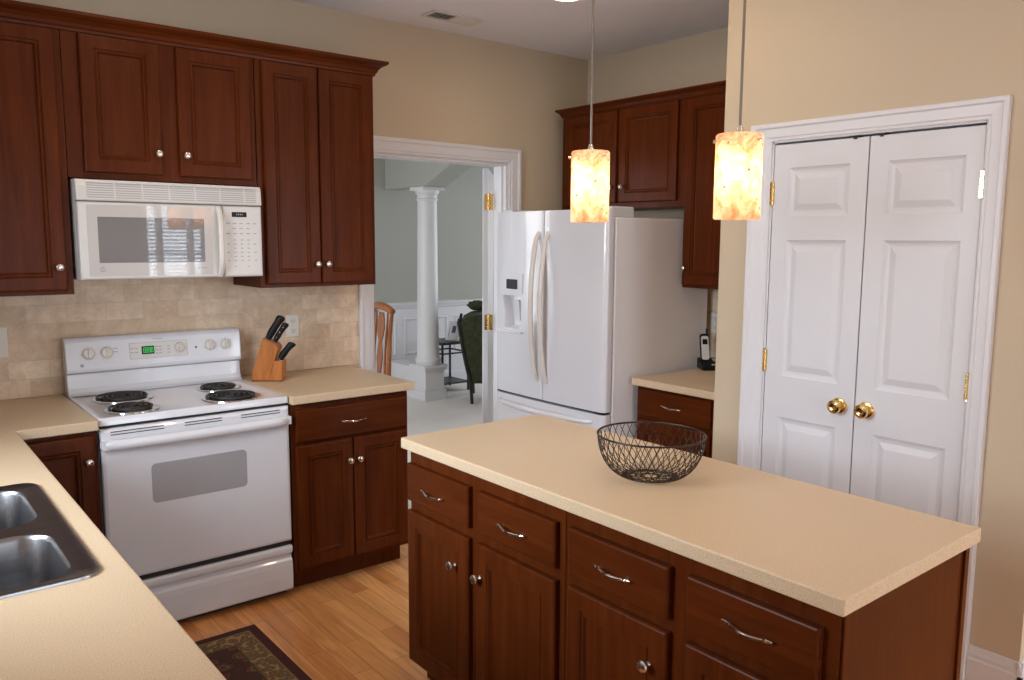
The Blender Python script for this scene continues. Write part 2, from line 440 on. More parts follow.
def text_mesh(bm, s, size, F, u, v, n, depth=0.0008):
    c = bpy.data.curves.new('t', 'FONT'); c.body = s; c.size = size; c.extrude = depth/2; c.align_x = 'CENTER'; c.align_y = 'CENTER'
    o = bpy.data.objects.new('t', c); COL.objects.link(o)
    dg = bpy.context.evaluated_depsgraph_get(); me = bpy.data.meshes.new_from_object(o.evaluated_get(dg))
    t = bmesh.new(); t.from_mesh(me); mp = {}
    for w in t.verts: mp[w] = V(bm, F.p(u+w.co.x, v+w.co.y, n+w.co.z))
    for f in t.faces: face(bm, [mp[w] for w in f.verts])
    t.free(); bpy.data.objects.remove(o); bpy.data.curves.remove(c); bpy.data.meshes.remove(me)
    return bm
def carve(o, bm_cut):
    """subtract a shape from an object for good; nothing of the cutter is kept"""
    bmesh.ops.recalc_face_normals(bm_cut, faces=bm_cut.faces)
    bmesh.ops.translate(bm_cut, verts=bm_cut.verts, vec=-ORG[o])
    me = bpy.data.meshes.new('c'); bm_cut.to_mesh(me); bm_cut.free()
    c = bpy.data.objects.new('c', me); COL.objects.link(c)
    par = o.parent; loc = o.location.copy(); o.parent = None; o.location = (0, 0, 0)
    md = o.modifiers.new('cut', 'BOOLEAN'); md.operation = 'DIFFERENCE'; md.solver = 'EXACT'; md.object = c
    dg = bpy.context.evaluated_depsgraph_get(); dg.update()
    new = bpy.data.meshes.new_from_object(o.evaluated_get(dg))
    o.modifiers.remove(md); old = o.data; new.name = old.name; o.data = new
    o.parent = par; o.location = loc
    bpy.data.objects.remove(c); bpy.data.meshes.remove(me)
    return o
def copy_tree(o, parent=None):
    c = o.copy(); COL.objects.link(c)
    if parent is not None: c.parent = parent
    ORG[c] = ORG[o]
    for ch in list(o.children): copy_tree(ch, c)
    return c

FY = lambda x0, y: Fr((x0, y, 0), (1, 0, 0), (0, -1, 0))     # faces the stove side of the room (-y)
FX = lambda x, y0: Fr((x, y0, 0), (0, -1, 0), (-1, 0, 0))    # faces the sink side of the room (-x)

# ---------------------------------------------------------------- dimensions
H = 0.914; CT = 0.038; CEIL = 2.773
XL, XR, YB, YF, XN = -0.92, 3.17, 0.0, -6.5, 4.7
DIL, DIR, DIZ, DOL, DOR, DOZ = 1.537, 2.501, 2.066, 1.4536, 2.5915, 2.153
WT = 0.12
PX, PYN, PYF = 2.28, -1.763, -3.045     # pantry front plane and its two ends
PL, PRR, PZ = -2.008, -2.822, 1.993     # pantry door opening
DX0, DX1, DY1 = 0.3, 6.6, 3.5           # rooms beyond the doorway

# ---------------------------------------------------------------- setting
struct('floor', B(XL-0.1, XN+0.1, YF-0.1, 0.06, -0.1, 0.0), M['floor'])
struct('floor_carpet', B(DX0-0.1, DX1+0.1, 0.06, DY1+0.1, -0.1, 0.0), M['carpet'])
struct('ceiling', B(XL-0.1, XN+0.1, YF-0.1, 0.0, CEIL, CEIL+0.1), M['ceiling'])
struct('ceiling_dining', B(DX0-0.1, DX1+0.1, 0.0, DY1+0.1, CEIL, CEIL+0.1), M['ceiling'])

bm = NB()      # wall behind the stove, with the doorway
box(bm, XL-0.1, DIL, 0, WT, 0, CEIL); box(bm, DIL, DIR, 0, WT, DIZ, CEIL); box(bm, DIR, XN+0.1, 0, WT, 0, CEIL)
struct('wall_back', bm, M['wall'])
def wall_with_holes(name, F, u0, u1, holes, thick, mat):
    """holes: (ua, ub, va, vb)"""
    bm = NB()
    us = sorted({u0, u1, *[h[0] for h in holes], *[h[1] for h in holes]})
    for a, b in zip(us, us[1:]):
        hs = [h for h in holes if h[0] <= (a+b)/2 <= h[1]]
        if not hs: F.box(bm, a, b, 0, CEIL, -thick, 0)
        else:
            h = hs[0]
            if h[2] > 0: F.box(bm, a, b, 0, h[2], -thick, 0)
            F.box(bm, a, b, h[3], CEIL, -thick, 0)
    return struct(name, bm, mat)
FL = Fr((XL, 0, 0), (0, -1, 0), (1, 0, 0))
sink_win = (1.15, 2.35, 1.12, 2.12)
wall_with_holes('wall_left', FL, 0, 6.6, [sink_win], 0.14, M['wall'])
FF = Fr((0, YF, 0), (1, 0, 0), (0, 1, 0))
bay = [(1.90, 2.02, 0.75, 2.08), (2.06, 2.36, 0.75, 2.08), (2.40, 2.52, 0.75, 2.08)]
added_win = (3.0, 4.45, 0.55, 2.12); added_patio = (-0.3, 1.2, 0.05, 2.05)  # unseen wide window and patio door, both added to let in more light
wall_with_holes('wall_front', FF, XL-0.1, XN+0.1, [added_patio, *bay, added_win], 0.14, M['wall'])
struct('wall_right', B(XR, XR+0.1, PYN-0.1, 0, 0, CEIL), M['wall'])
struct('wall_nook', B(XN, XN+0.1, YF, PYF, 0, CEIL), M['wall'])
bm = NB()      # the pantry closet's walls
box(bm, PX, PX+0.11, PL, PYN, 0, CEIL); box(bm, PX, PX+0.11, PYF, PRR, 0, CEIL); box(bm, PX, PX+0.11, PRR, PL, PZ+0.012, CEIL)
box(bm, PX+0.11, XR, PYN-0.1, PYN, 0, CEIL); box(bm, PX+0.11, XN, PYF, PYF+0.1, 0, CEIL); box(bm, XR-0.0, XR+0.1, PYF+0.1, PYN-0.1, 0, CEIL)
struct('wall_pantry', bm, M['wall'])

# doorway to the dining room
F0 = Fr((0, 0, 0), (1, 0, 0), (0, -1, 0))
bm = casing(NB(), F0, (DIL, DIR), (DOL, DOR), DIZ, DOZ, 0.0, CASE)
struct('trim_1', bm, M['trim'])
bm = NB()
box(bm, DIL, DIL+0.016, -0.002, WT+0.002, 0, DIZ); box(bm, DIR-0.016, DIR, -0.002, WT+0.002, 0, DIZ); box(bm, DIL+0.016, DIR-0.016, -0.002, WT+0.002, DIZ-0.016, DIZ)
box(bm, DIL+0.016, DIL+0.028, 0.03, 0.07, 0, DIZ-0.016); box(bm, DIR-0.028, DIR-0.016, 0.03, 0.07, 0, DIZ-0.016)
struct('trim_2', bm, M['trim'], bevel=0.002)
FD = Fr((0, WT, 0), (1, 0, 0), (0, 1, 0))
struct('trim_3', casing(NB(), FD, (DIL, DIR), (DOL, DOR), DIZ, DOZ, 0.0, CASE), M['trim'])
# the dining door leaf, folded open, seen on its hinge edge
d = Vector((0.66, 0.751, 0)); nrm = Vector((-0.751, 0.66, 0))
FLf = Fr((2.462, 0.150, 0), d, nrm)
door3 = struct('door_1', front(NB(), FLf, 0, 0.74, 0.012, DIZ-0.022, 0.0, 0.035, [(0.1, 0.33, z0, z1) for z0, z1 in ((0.2, 0.85), (1.0, 1.62), (1.72, 1.92))] + [(0.42, 0.64, z0, z1) for z0, z1 in ((0.2, 0.85), (1.0, 1.62), (1.72, 1.92))], [(0.01, -0.006), (0.035, -0.006), (0.05, -0.001)]), M['door'])
def hinge(parent, pos, u, n, h=0.09, w=0.03, k=5):
    bm = NB(); F = Fr(pos, u, n)
    F.box(bm, -w, -0.003, -h/2, h/2, -0.001, 0.0025); F.box(bm, 0.003, w, -h/2, h/2, -0.001, 0.0025)
    a = h/k
    for i in range(k): lathe(bm, [(0.0066, 0.0004), (0.0066, a-0.0008)], Vector(pos)+Vector(n)*0.004+Vector((0, 0, -h/2+i*a)), seg=10)
    lathe(bm, [(0.0, -0.006), (0.005, -0.004), (0.004, 0)], Vector(pos)+Vector(n)*0.004+Vector((0, 0, -h/2)), seg=10)
    lathe(bm, [(0.004, 0), (0.005, 0.004), (0.0, 0.007)], Vector(pos)+Vector(n)*0.004+Vector((0, 0, h/2)), seg=10)
    for s in (-1, 1):
        for z in (-0.3, 0.0, 0.3): lathe(bm, [(0.004, 0), (0.003, 0.0015), (0, 0.0018)], F.p(s*w*0.6, z*h, 0.0025), n, 8)
    return obj('hinge', bm, M['brass'], parent, label='polished brass hinge')
vd = Vector((-0.6, -0.8, 0)).normalized()
for z in (0.30, 1.075, 1.835): hinge(door3, Vector((2.457, 0.135, z)), Vector((0.8, -0.6, 0)), vd, 0.098, 0.026)

# pantry doors
FP = FX(PX, 0.0)
bm = casing(NB(), FP, (-PL, -PRR), (1.9124, 2.8855), PZ+0.008, 2.072, 0.0, CASE)
struct('trim_4', bm, M['trim'])
bm = NB()
for u0, u1 in ((-PL-0.0, -PL+0.006), (-PRR-0.006, -PRR)): FP.box(bm, u0, u1, 0, PZ+0.012, -0.109, 0.002)
FP.box(bm, -PL, -PRR, PZ+0.002, PZ+0.012, -0.109, 0.002)
FP.box(bm, -PL, -PRR, 0, PZ+0.002, -0.109, -0.07)
struct('trim_5', bm, M['trim'])
DPROF = [(0.004, -0.004), (0.012, -0.0075), (0.020, -0.0085), (0.024, -0.0085), (0.046, -0.0015), (0.05, -0.001)]
mid = (-PL - PRR)/2
def leaf(name, u0, u1, pu0, pu1, knob_u, hinge_u, latch_u):
    P = [(pu0, pu1, 0.20, 0.872), (pu0, pu1, 1.045, 1.604), (pu0, pu1, 1.699, 1.893)]
    o = struct(name, front(NB(), FP, u0, u1, 0.012, PZ-0.006, -0.036, 0.035, P, DPROF, ((0, 0.0), (0, -0.002), (0.002, 0.0))), M['door'])
    kb = lathe(NB(), [(0.0, 0.0), (0.031, 0.0), (0.032, 0.003), (0.029, 0.007), (0.014, 0.010), (0.011, 0.018), (0.012, 0.020), (0.020, 0.024), (0.027, 0.031), (0.0285, 0.038), (0.025, 0.045), (0.015, 0.049), (0.012, 0.0475), (0.0, 0.0475)], FP.p(knob_u, 0.962, -0.001), FP.N, 28, cap=False)
    obj('door_knob', kb, M['brass'], o, smooth=True, label='round polished brass knob')
    for z in (0.30, 1.104, 1.792): hinge(o, FP.p(hinge_u, z, 0.001), FP.U, FP.N, 0.089, 0.012)
    lb = NB(); FP.box(lb, latch_u-0.014, latch_u+0.014, PZ-0.007, PZ+0.001, -0.03, 0.0025); FP.box(lb, latch_u-0.006, latch_u+0.006, PZ-0.012, PZ-0.006, -0.02, 0.004)
    obj('ball_catch', lb, M['dark'], o, bevel=0.001, label='small dark ball catch at the top of the door')
    return o
leaf('door_2', -PL+0.008, mid-0.0022, 2.086, 2.343, 2.353, -PL+0.003, mid-0.055)
leaf('door_3', mid+0.0022, -PRR-0.008, 2.490, 2.758, 2.462, -PRR-0.003, mid+0.045)

# baseboards
def baseboard(name, F, u0, u1, h):
    P = [(0, 0), (0.014, 0), (0.014, h*0.76), (0.011, h*0.80), (0.011, h*0.86), (0.008, h*0.92), (0.005, h), (0, h)]
    return struct(name, prism(NB(), P, lambda a, b, d: F.p(d, b, a), u0, u1), M['trim'])
baseboard('baseboard_pantry', FP, 2.887, -PYF+0.014, 0.195)
baseboard('baseboard_nook', FY(0, PYF), PX-0.014, XN, 0.195)
baseboard('baseboard_doorway', FY(0, 0), DOR+0.002, XR-0.001, 0.14)
baseboard('baseboard_front', FF, 1.25, XN, 0.14)
baseboard('baseboard_corner', FP, -PYN+0.0, 1.911, 0.195)

# windows
def window(name, F, h, depth, blind=None):
    ua, ub, va, vb = h; t = 0.03 if ub-ua > 0.4 else 0.012
    bm = NB()
    F.box(bm, ua, ua+t, va, vb, -0.10, -0.06); F.box(bm, ub-t, ub, va, vb, -0.10, -0.06)
    F.box(bm, ua, ub, vb-t, vb, -0.10, -0.06); F.box(bm, ua, ub, va, va+t, -0.10, -0.06)
    m = (va+vb)/2; F.box(bm, ua+t, ub-t, m-0.015, m+0.015, -0.095, -0.065)
    if ub-ua > 0.9: F.box(bm, (ua+ub)/2-0.02, (ua+ub)/2+0.02, va+t, vb-t, -0.095, -0.065)
    o = struct(name, bm, M['trim'])
    struct('glass_pane', F.box(NB(), ua+t, ub-t, va+t, vb-t, -0.084, -0.080), M['glass'], o)
    c = NB(); g = 0.018 if t < 0.02 else 0.07
    F.box(c, ua-g, ua, va-g, vb+g, 0.001, 0.018); F.box(c, ub, ub+g, va-g, vb+g, 0.001, 0.018)
    F.box(c, ua, ub, vb, vb+g, 0.001, 0.018); F.box(c, ua, ub, va-g, va, 0.001, 0.025)
    struct('window_casing', c, M['trim'], o)
    return o
window('window_1', FL, sink_win, 0.14)
for i, b in enumerate(bay): window('window_%d' % (i+2), FF, b, 0.14)
window('window_5', FF, added_win, 0.14)
window('window_6', FF, added_patio, 0.14)
for b, lab in zip(bay, ('white slatted blind in the narrow left window of the breakfast nook', 'white slatted blind in the broad middle window of the breakfast nook', 'white slatted blind in the narrow right window of the breakfast nook')):
    t = root('window_blind', FF.p((b[0]+b[1])/2, b[2]+0.02, -0.03), lab, 'blind', 'blinds of the breakfast nook')
    bm = NB(); z = b[2]+0.03
    while z < b[3]-0.05:
        for dn in (0,):
            vs = [V(bm, FF.p(u, z+k*0.012, -0.03+k*0.016)) for u, k in ((b[0]+0.016, -1), (b[1]-0.016, -1), (b[1]-0.016, 1), (b[0]+0.016, 1))]
            face(bm, vs)
        z += 0.042
    o = obj('slats', bm, M['trim'], t); md = o.modifiers.new('thickness', 'SOLIDIFY'); md.thickness = 0.002
    obj('head_rail', FF.box(NB(), b[0]+0.014, b[1]-0.014, b[3]-0.05, b[3]-0.014, -0.05, -0.01), M['trim'], t)

# tiled splashbacks (part of the walls)
struct('trim_6', box(B(XL+0.001, DOL-0.001, -0.008, -0.0005, H+0.001, 1.369), 0.010, 0.766, -0.008, -0.0005, 1.369, 1.4262), M['tile'])
struct('trim_7', B(XR-0.008, XR-0.0005, PYN+0.001, -0.2, 0.889, 1.345), M['tile_y'])

# ---------------------------------------------------------------- dining and living room beyond the doorway
FB = Fr((0, DY1, 0), (1, 0, 0), (0, -1, 0))
struct('wall_dining', B(DX0-0.1, DX1+0.1, DY1, DY1+0.1, 0, CEIL), M['sage'])
FLd = Fr((DX0, 0, 0), (0, 1, 0), (1, 0, 0)); dwin = (0.9, 2.7, 0.7, 2.2)
def wall_holes_sage(name, F, u0, u1, h):
    return wall_with_holes(name, F, u0, u1, [h], 0.1, M['sage'])
wall_holes_sage('wall_dining_left', FLd, WT, DY1, dwin)
FRd = Fr((DX1, 0, 0), (0, 1, 0), (-1, 0, 0)); lwin = (0.8, 3.1, 0.6, 2.3)
wall_holes_sage('wall_living', FRd, WT, DY1, lwin)
window('window_7', FLd, dwin, 0.1); window('window_8', FRd, lwin, 0.1)
bm = NB(); pans = []
x = 0.52
while x + 0.62 < DX1: pans.append((x, x+0.58, 0.36, 0.76)); x += 0.67
front(bm, FB, DX0+0.01, DX1-0.01, 0.0, 0.86, 0.001, 0.012, pans, [(0.004, 0.008), (0.018, 0.010), (0.026, 0.002), (0.03, -0.002)], ((0, 0.0), (0, 0.0)))
struct('trim_8', bm, M['trim'])
P = [(0.001, 0.865), (0.016, 0.865), (0.020, 0.885), (0.034, 0.90), (0.040, 0.925), (0.001, 0.93)]
struct('trim_9', prism(NB(), P, lambda a, b, d: FB.p(d, b, a), DX0+0.01, DX1-0.01), M['trim'])
Fbb = Fr((0, DY1-0.014, 0), (1, 0, 0), (0, -1, 0))
baseboard('baseboard_dining', Fbb, DX0+0.01, DX1-0.01, 0.14)

# divider between the two rooms: low wall, pedestal, column, arched header
HX0, HX1 = 3.64, 3.888
bm = NB()
box(bm, HX0+0.02, HX1-0.02, 2.985, DY1-0.03, 0, 0.295); box(bm, HX0, HX1, 2.985, DY1-0.03, 0.295, 0.322)
struct('wall_divider', bm, M['trim'], bevel=0.004)
bm = NB()
box(bm, HX0+0.012, HX1-0.012, 2.722, 2.98, 0.10, 0.30); box(bm, HX0-0.006, HX1+0.006, 2.704, 2.983, 0, 0.10)
box(bm, HX0, HX1, 2.710, 2.983, 0.10, 0.125)
box(bm, HX0-0.004, HX1+0.004, 2.706, 2.983, 0.30, 0.325); box(bm, HX0-0.016, HX1+0.016, 2.694, 2.983, 0.325, 0.352)
struct('trim_10', bm, M['trim'], bevel=0.004)
cx, cy = (HX0+HX1)/2, 2.845
col = root('column', (cx, cy, 0.353), 'round white column standing on a low pedestal in the room beyond the doorway', 'column')
obj('base', lathe(NB(), [(0.0, 0.353), (0.124, 0.353), (0.124, 0.375), (0.130, 0.385), (0.132, 0.40), (0.127, 0.415), (0.118, 0.42), (0.118, 0.43), (0.0, 0.43)], (cx, cy, 0), seg=40, cap=False), M['trim'], col, smooth=True)
shaft = [(0.116, 0.43), (0.111, 0.45)] + [(0.110-0.014*k/12, 0.45+1.5*k/12) for k in range(1, 13)]
obj('shaft', lathe(NB(), shaft + [(0.096, 1.975)], (cx, cy, 0), seg=40), M['trim'], col, smooth=True)
bm = lathe(NB(), [(0.097, 1.975), (0.105, 1.98), (0.107, 1.992), (0.098, 2.0), (0.098, 2.035), (0.110, 2.045), (0.118, 2.06), (0.120, 2.075)], (cx, cy, 0), seg=40)
box(bm, cx-0.122, cx+0.122, cy-0.122, cy+0.122, 2.075, 2.108)
obj('capital', bm, M['trim'], col, smooth=True)
poly = [(DY1-0.002, 2.112), (2.69, 2.112), (2.47, 2.20), (2.26, 2.285), (2.0, 2.375), (1.7, 2.45), (1.35, 2.50), (WT+0.002, 2.53), (WT+0.002, CEIL-0.002), (DY1-0.002, CEIL-0.002)]
struct('wall_soffit', B(DX0+0.002, HX0-0.002, 3.44, DY1-0.002, 2.112, CEIL-0.002), M['sage'])
struct('wall_arch', prism(NB(), poly, lambda a, b, dd: Vector((dd, a, b)), HX0, HX1), M['sage'])

# dining chair
def dining_chair():
    t = root('dining_chair', (2.645, 1.70, 0), 'honey brown wooden dining chair beyond the doorway, half hidden by its left casing', 'chair')
    t.rotation_euler.z = R(-10)
    bx, y0, y1 = 2.645, 1.70, 2.12; dx = bx-2.735
    for y in (y0, y1):
        obj('rear_leg', tube(NB(), [(bx+0.03, y, 0.0), (bx+0.0, y, 0.25), (bx-0.012, y, 0.45), (bx-0.004, y, 0.62), (bx+0.005, y, 0.82), (bx+0.025, y, 1.01)], [0.017, 0.019, 0.022, 0.020, 0.018, 0.016], 10), M['chairwood'], t, smooth=True)
        obj('leg', tube(NB(), [(2.34+dx, y+0.01*(1 if y < 1.9 else -1), 0.0), (2.335+dx, y+0.01*(1 if y < 1.9 else -1), 0.2), (2.335+dx, y, 0.42)], [0.014, 0.019, 0.022], 10), M['chairwood'], t, smooth=True)
    rail = [(bx+0.025 - 0.02*math.sin(math.pi*k/12), y0-0.03+(y1-y0+0.06)*k/12, 1.02+0.035*math.sin(math.pi*k/12)) for k in range(13)]
    bm = tube(NB(), rail, [0.022, 0.027, 0.03] + [0.031]*7 + [0.03, 0.027, 0.022], 12, flat=1.0)
    obj('top_rail', bm, M['chairwood'], t, smooth=True)
    mid_y = (y0+y1)/2
    def xb(z): return bx-0.012 + max(0, z-0.45)*0.06 - 0.006
    prof = [(0.47, 0.035), (0.55, 0.05), (0.62, 0.065), (0.70, 0.05), (0.76, 0.035), (0.82, 0.07), (0.88, 0.085), (0.94, 0.075), (1.0, 0.05)]
    bm = NB(); A = []
    for z, hw in prof: A.append([V(bm, (xb(z)+dx, mid_y+s*hw, z)) for s, dx in ((-1, -0.006), (1, -0.006), (1, 0.006), (-1, 0.006))])
    for a, b in zip(A, A[1:]):
        for i in range(4): face(bm, [a[i], a[(i+1) % 4], b[(i+1) % 4], b[i]])
    face(bm, A[0]); face(bm, A[-1])
    obj('splat', bm, M['chairwood'], t, bevel=0.004, smooth=True)
    for dy in (-0.13, 0.13):
        obj('spindle', tube(NB(), [(xb(z)+0.002, mid_y+dy+0.012*math.sin((z-0.47)*9), z) for z in (0.47, 0.58, 0.7, 0.82, 0.92, 1.01)], [0.009, 0.012, 0.010, 0.012, 0.009, 0.008], 8), M['chairwood'], t, smooth=True)
    bm = prism(NB(), rrect(2.30+dx, 2.74+dx, y0-0.025, y1+0.025, 0.05), lambda a, b, dd: Vector((a, b, dd)), 0.425, 0.47)
    obj('seat', bm, M['chairwood'], t, bevel=0.008)
    for z, x0, x1 in ((0.18, 2.26, 2.62),):
        for y in (y0, y1): obj('stretcher', tube(NB(), [(2.337+dx, y, z), (2.53+dx, y, z), (2.74+dx, y, z)], [0.010, 0.013, 0.010], 8), M['chairwood'], t, smooth=True)
dining_chair()

# green armchair
def armchair():
    t = root('armchair', (4.25, 2.42, 0), 'dark green upholstered armchair with black legs, seen from its side beyond the doorway', 'armchair')
    e1 = Vector((0.79, -0.613, 0)); e2 = Vector((0.613, 0.79, 0)); O = Vector((3.93, 2.34, 0))
    def q(a, z, d): return O + e1*(a-3.945) + e2*d + Vector((0, 0, z))
    y0, y1 = 0.0, 0.58
    side = [(3.955, 0.20), (3.915, 0.40), (3.875, 0.62), (3.842, 0.80), (3.86, 0.825), (3.93, 0.865), (4.03, 0.88), (4.10, 0.86), (4.09, 0.70), (4.09, 0.45), (4.10, 0.20)]
    obj('backrest', prism(NB(), side, lambda a, b, d: q(a, b, d), y0+0.005, y1-0.005), M['green'], t, bevel=0.02, seg=3, smooth=True)
    for y in (y0, y1-0.025):
        obj('rear_leg', tube(NB(), [q(*p, y+0.012) for p in ((3.955, 0.0), (3.945, 0.20), (3.895, 0.40), (3.852, 0.62), (3.822, 0.80), (3.832, 0.84))], [0.016, 0.02, 0.018, 0.017, 0.016, 0.014], 8), M['darkwood'], t, smooth=True)
        obj('leg', tube(NB(), [q(4.60, 0.0, y+0.012), q(4.60, 0.24, y+0.012)], [0.013, 0.02], 8), M['darkwood'], t, smooth=True)
    obj('seat', prism(NB(), rrect(4.06, 4.64, 0.22, 0.46, 0.04), lambda a, b, d: q(a, b, d), y0+0.01, y1-0.01), M['green'], t, bevel=0.015, smooth=True)
    for y in (y0, y1-0.11):
        obj('arm', prism(NB(), [(4.02, 0.40), (4.02, 0.86), (4.25, 0.70), (4.50, 0.64), (4.62, 0.60), (4.64, 0.40)], lambda a, b, d: q(a, b, d), y+0.002, y+0.108), M['green'], t, bevel=0.03, seg=3, smooth=True)
armchair()
bm = bmesh.new(); bmesh.ops.create_icosphere(bm, subdivisions=3, radius=1.0)
random.seed(4)
for v in bm.verts:
    k = 1 + 0.16*math.sin(v.co.x*9+v.co.z*7)*math.sin(v.co.y*8+1) + random.uniform(-0.06, 0.06)
    v.co = Vector((4.25 + v.co.x*0.10*k, 2.65 + v.co.y*0.13*k, 0.935 + v.co.z*0.050*k))
obj('cushion', bm, M['green'], label='ruffled dark green cushion lying on top of the green armchair back', cat='cushion', smooth=True)

# side table and the frame on it
def side_table():
    t = root('side_table', (4.2, 3.15, 0), 'slim black metal side table with glass top beside the green armchair', 'side table')
    x0, x1, y0, y1, zt = 4.03, 4.36, 2.98, 3.32, 0.52
    for x in (x0, x1):
        for y in (y0, y1): obj('leg', B(x-0.009, x+0.009, y-0.009, y+0.009, 0, zt), M['darkwood'], t)
    for nm, z in (('upper_rail', zt), ('middle_rail', zt-0.10), ('lower_rail', 0.10)):
        bm = NB()
        for y in (y0, y1): box(bm, x0-0.009, x1+0.009, y-0.007, y+0.007, z-0.016, z)
        for x in (x0, x1): box(bm, x-0.007, x+0.007, y0+0.006, y1-0.006, z-0.0158, z-0.0002)
        obj(nm, bm, M['darkwood'], t)
    obj('top', B(x0-0.012, x1+0.012, y0-0.012, y1+0.012, zt+0.0005, zt+0.012), M['darkwood'], t, bevel=0.002)
    obj('shelf', B(x0+0.008, x1-0.008, y0+0.008, y1-0.008, 0.086, 0.098), M['darkwood'], t)
side_table()
def picture_frame():
    t = root('picture_frame', (4.17, 3.07, 0.533), 'small white picture frame tilted on an easel, on the black side table', 'picture frame')
    u = Vector((0.45, -0.893, 0)); n = Vector((-0.80, -0.40, 0.45)).normalized()
    u = (u - n*u.dot(n)).normalized(); w = n.cross(u).normalized()
    if w.z < 0: w = -w
    O = Vector((4.205, 3.06, 0.534))
    def pt(a, b, d): return O + u*a + w*b + n*d
    bm = NB()
    for a0, a1, b0, b1 in ((-0.075, -0.05, 0, 0.215), (0.05, 0.075, 0, 0.215), (-0.05, 0.05, 0, 0.03), (-0.05, 0.05, 0.185, 0.215)):
        prism(bm, [(a0, b0), (a1, b0), (a1, b1), (a0, b1)], pt, 0.0, 0.014)
    obj('frame', bm, M['trim'], t)
    bm = prism(NB(), [(-0.05, 0.03), (0.05, 0.03), (0.05, 0.185), (-0.05, 0.185)], pt, 0.001, 0.006)
    obj('mat_board', bm, M['trim'], t)
    bm = prism(NB(), rrect(-0.022, 0.022, 0.085, 0.165, 0.006), pt, 0.0065, 0.008)
    obj('picture', bm, M['bluepaper'], t)
    foot = pt(0, 0.15, -0.004); back = Vector((4.225, 3.115, 0.5345))
    obj('easel_leg', tube(NB(), [foot, back], 0.005, 6), M['darkwood'], t)
picture_frame()

# ---------------------------------------------------------------- kitchen cabinets
CPROF = [(0.003, -0.005), (0.006, -0.0055), (0.009, -0.002), (0.013, -0.002), (0.017, -0.011), (0.022, -0.0125)]
CEDGE = ((0, 0.0), (0, -0.0065), (0.0025, -0.002), (0.006, -0.0003), (0.009, 0.0))
DEDGE = ((0, 0.0), (0, -0.0065), (0.0025, -0.002), (0.006, -0.0003), (0.010, 0.0))
def knob(parent, p, n):
    bm = lathe(NB(), [(0.0085, 0.0), (0.008, 0.003), (0.0055, 0.007), (0.0055, 0.013), (0.010, 0.016), (0.0148, 0.0195), (0.0155, 0.023), (0.013, 0.027), (0.007, 0.0295), (0, 0.030)], p, n, 20)
    return obj('knob', bm, M['nickel'], parent, smooth=True)
def pull(parent, F, u, v, n, L=0.128):
    bm = NB(); pts = []; rs = []
    for k in range(21):
        s = k/20; a = (s-0.5)*L
        out = 0.014*math.sin(math.pi*s)**2 + 0.008
        dv = 0.0015*math.cos(math.pi*s) - 0.003*math.sin(math.pi*s)
        pts.append(F.p(u+a, v+dv, n+out)); rs.append(0.0030+0.0020*math.sin(math.pi*s) + (0.0014 if k in (2, 3, 17, 18) else 0))
    tube(bm, pts, rs, 10)
    for s_, z in ((-1, 0.0), (1, -0.0015)):
        tube(bm, [F.p(u+s_*L*0.36, v+z, n-0.0005), F.p(u+s_*L*0.36, v+z*0.9, n+0.008), F.p(u+s_*L*0.35, v+z*0.7, n+0.016)], [0.0056, 0.0038, 0.0036], 10)
    return obj('handle', bm, M['chrome'], parent, smooth=True)
def cabinet(name, label, cat, F, u0, u1, depth, z0, z1, fronts, toe=0.0, group=None, extra=None):
    c = F.p((u0+u1)/2, 0 if toe else z0, -depth/2)
    t = root(name, c, label, cat, group)
    bm = NB(); F.box(bm, u0, u1, z0, z1, -depth, 0.0)
    obj('carcass', bm, M['cherry'], t, bevel=0.0015)
    if toe:
        bm = NB(); F.box(bm, u0+0.004, u1-0.004, 0.0, z0-0.0005, -depth+0.02, -toe); obj('plinth', bm, M['cherry'], t)
    for f in fronts:
        a0, a1, b0, b1 = f[1:5]
        if f[0] == 'door':
            s = 0.052
            d = obj('door', front(NB(), F, a0, a1, b0, b1, 0.0008, 0.021, [(a0+s, a1-s, b0+s, b1-s)], CPROF, CEDGE), M['cherry'], t)
            if len(f) > 5 and f[5]: knob(d, F.p(f[5][0], f[5][1], 0.0212), F.N)
        else:
            d = obj('drawer', front(NB(), F, a0, a1, b0, b1, 0.0008, 0.021, (), (), DEDGE), M['cherry_h'], t)
            pull(d, F, f[5][0], f[5][1], 0.0214)
    return t

UG = 'wall cabinets above the stove'
FU = FY(0, -0.345)
cabinet('wall_cabinet', 'tall cherry wall cabinet at the far left, left of the microwave', 'cabinet', FU, -0.905, 0.004, 0.343, 1.371, 2.40, [('door', -0.47, -0.020, 1.387, 2.388, (-0.05, 1.48)), ('door', -0.89, -0.478, 1.387, 2.388)], group=UG)
cabinet('wall_cabinet', 'short double-door cherry wall cabinet directly above the white microwave', 'cabinet', FU, 0.006, 0.768, 0.343, 1.832, 2.40, [('door', 0.064, 0.362, 1.856, 2.388, (0.342, 1.943)), ('door', 0.430, 0.744, 1.856, 2.388, (0.455, 1.943))], group=UG)
cabinet('wall_cabinet', 'tall double-door cherry wall cabinet right of the microwave, above the knife block', 'cabinet', FU, 0.772, 1.370, 0.343, 1.371, 2.40, [('door', 0.798, 1.066, 1.387, 2.388, (1.042, 1.478)), ('door', 1.072, 1.350, 1.387, 2.388, (1.096, 1.478))], group=UG)
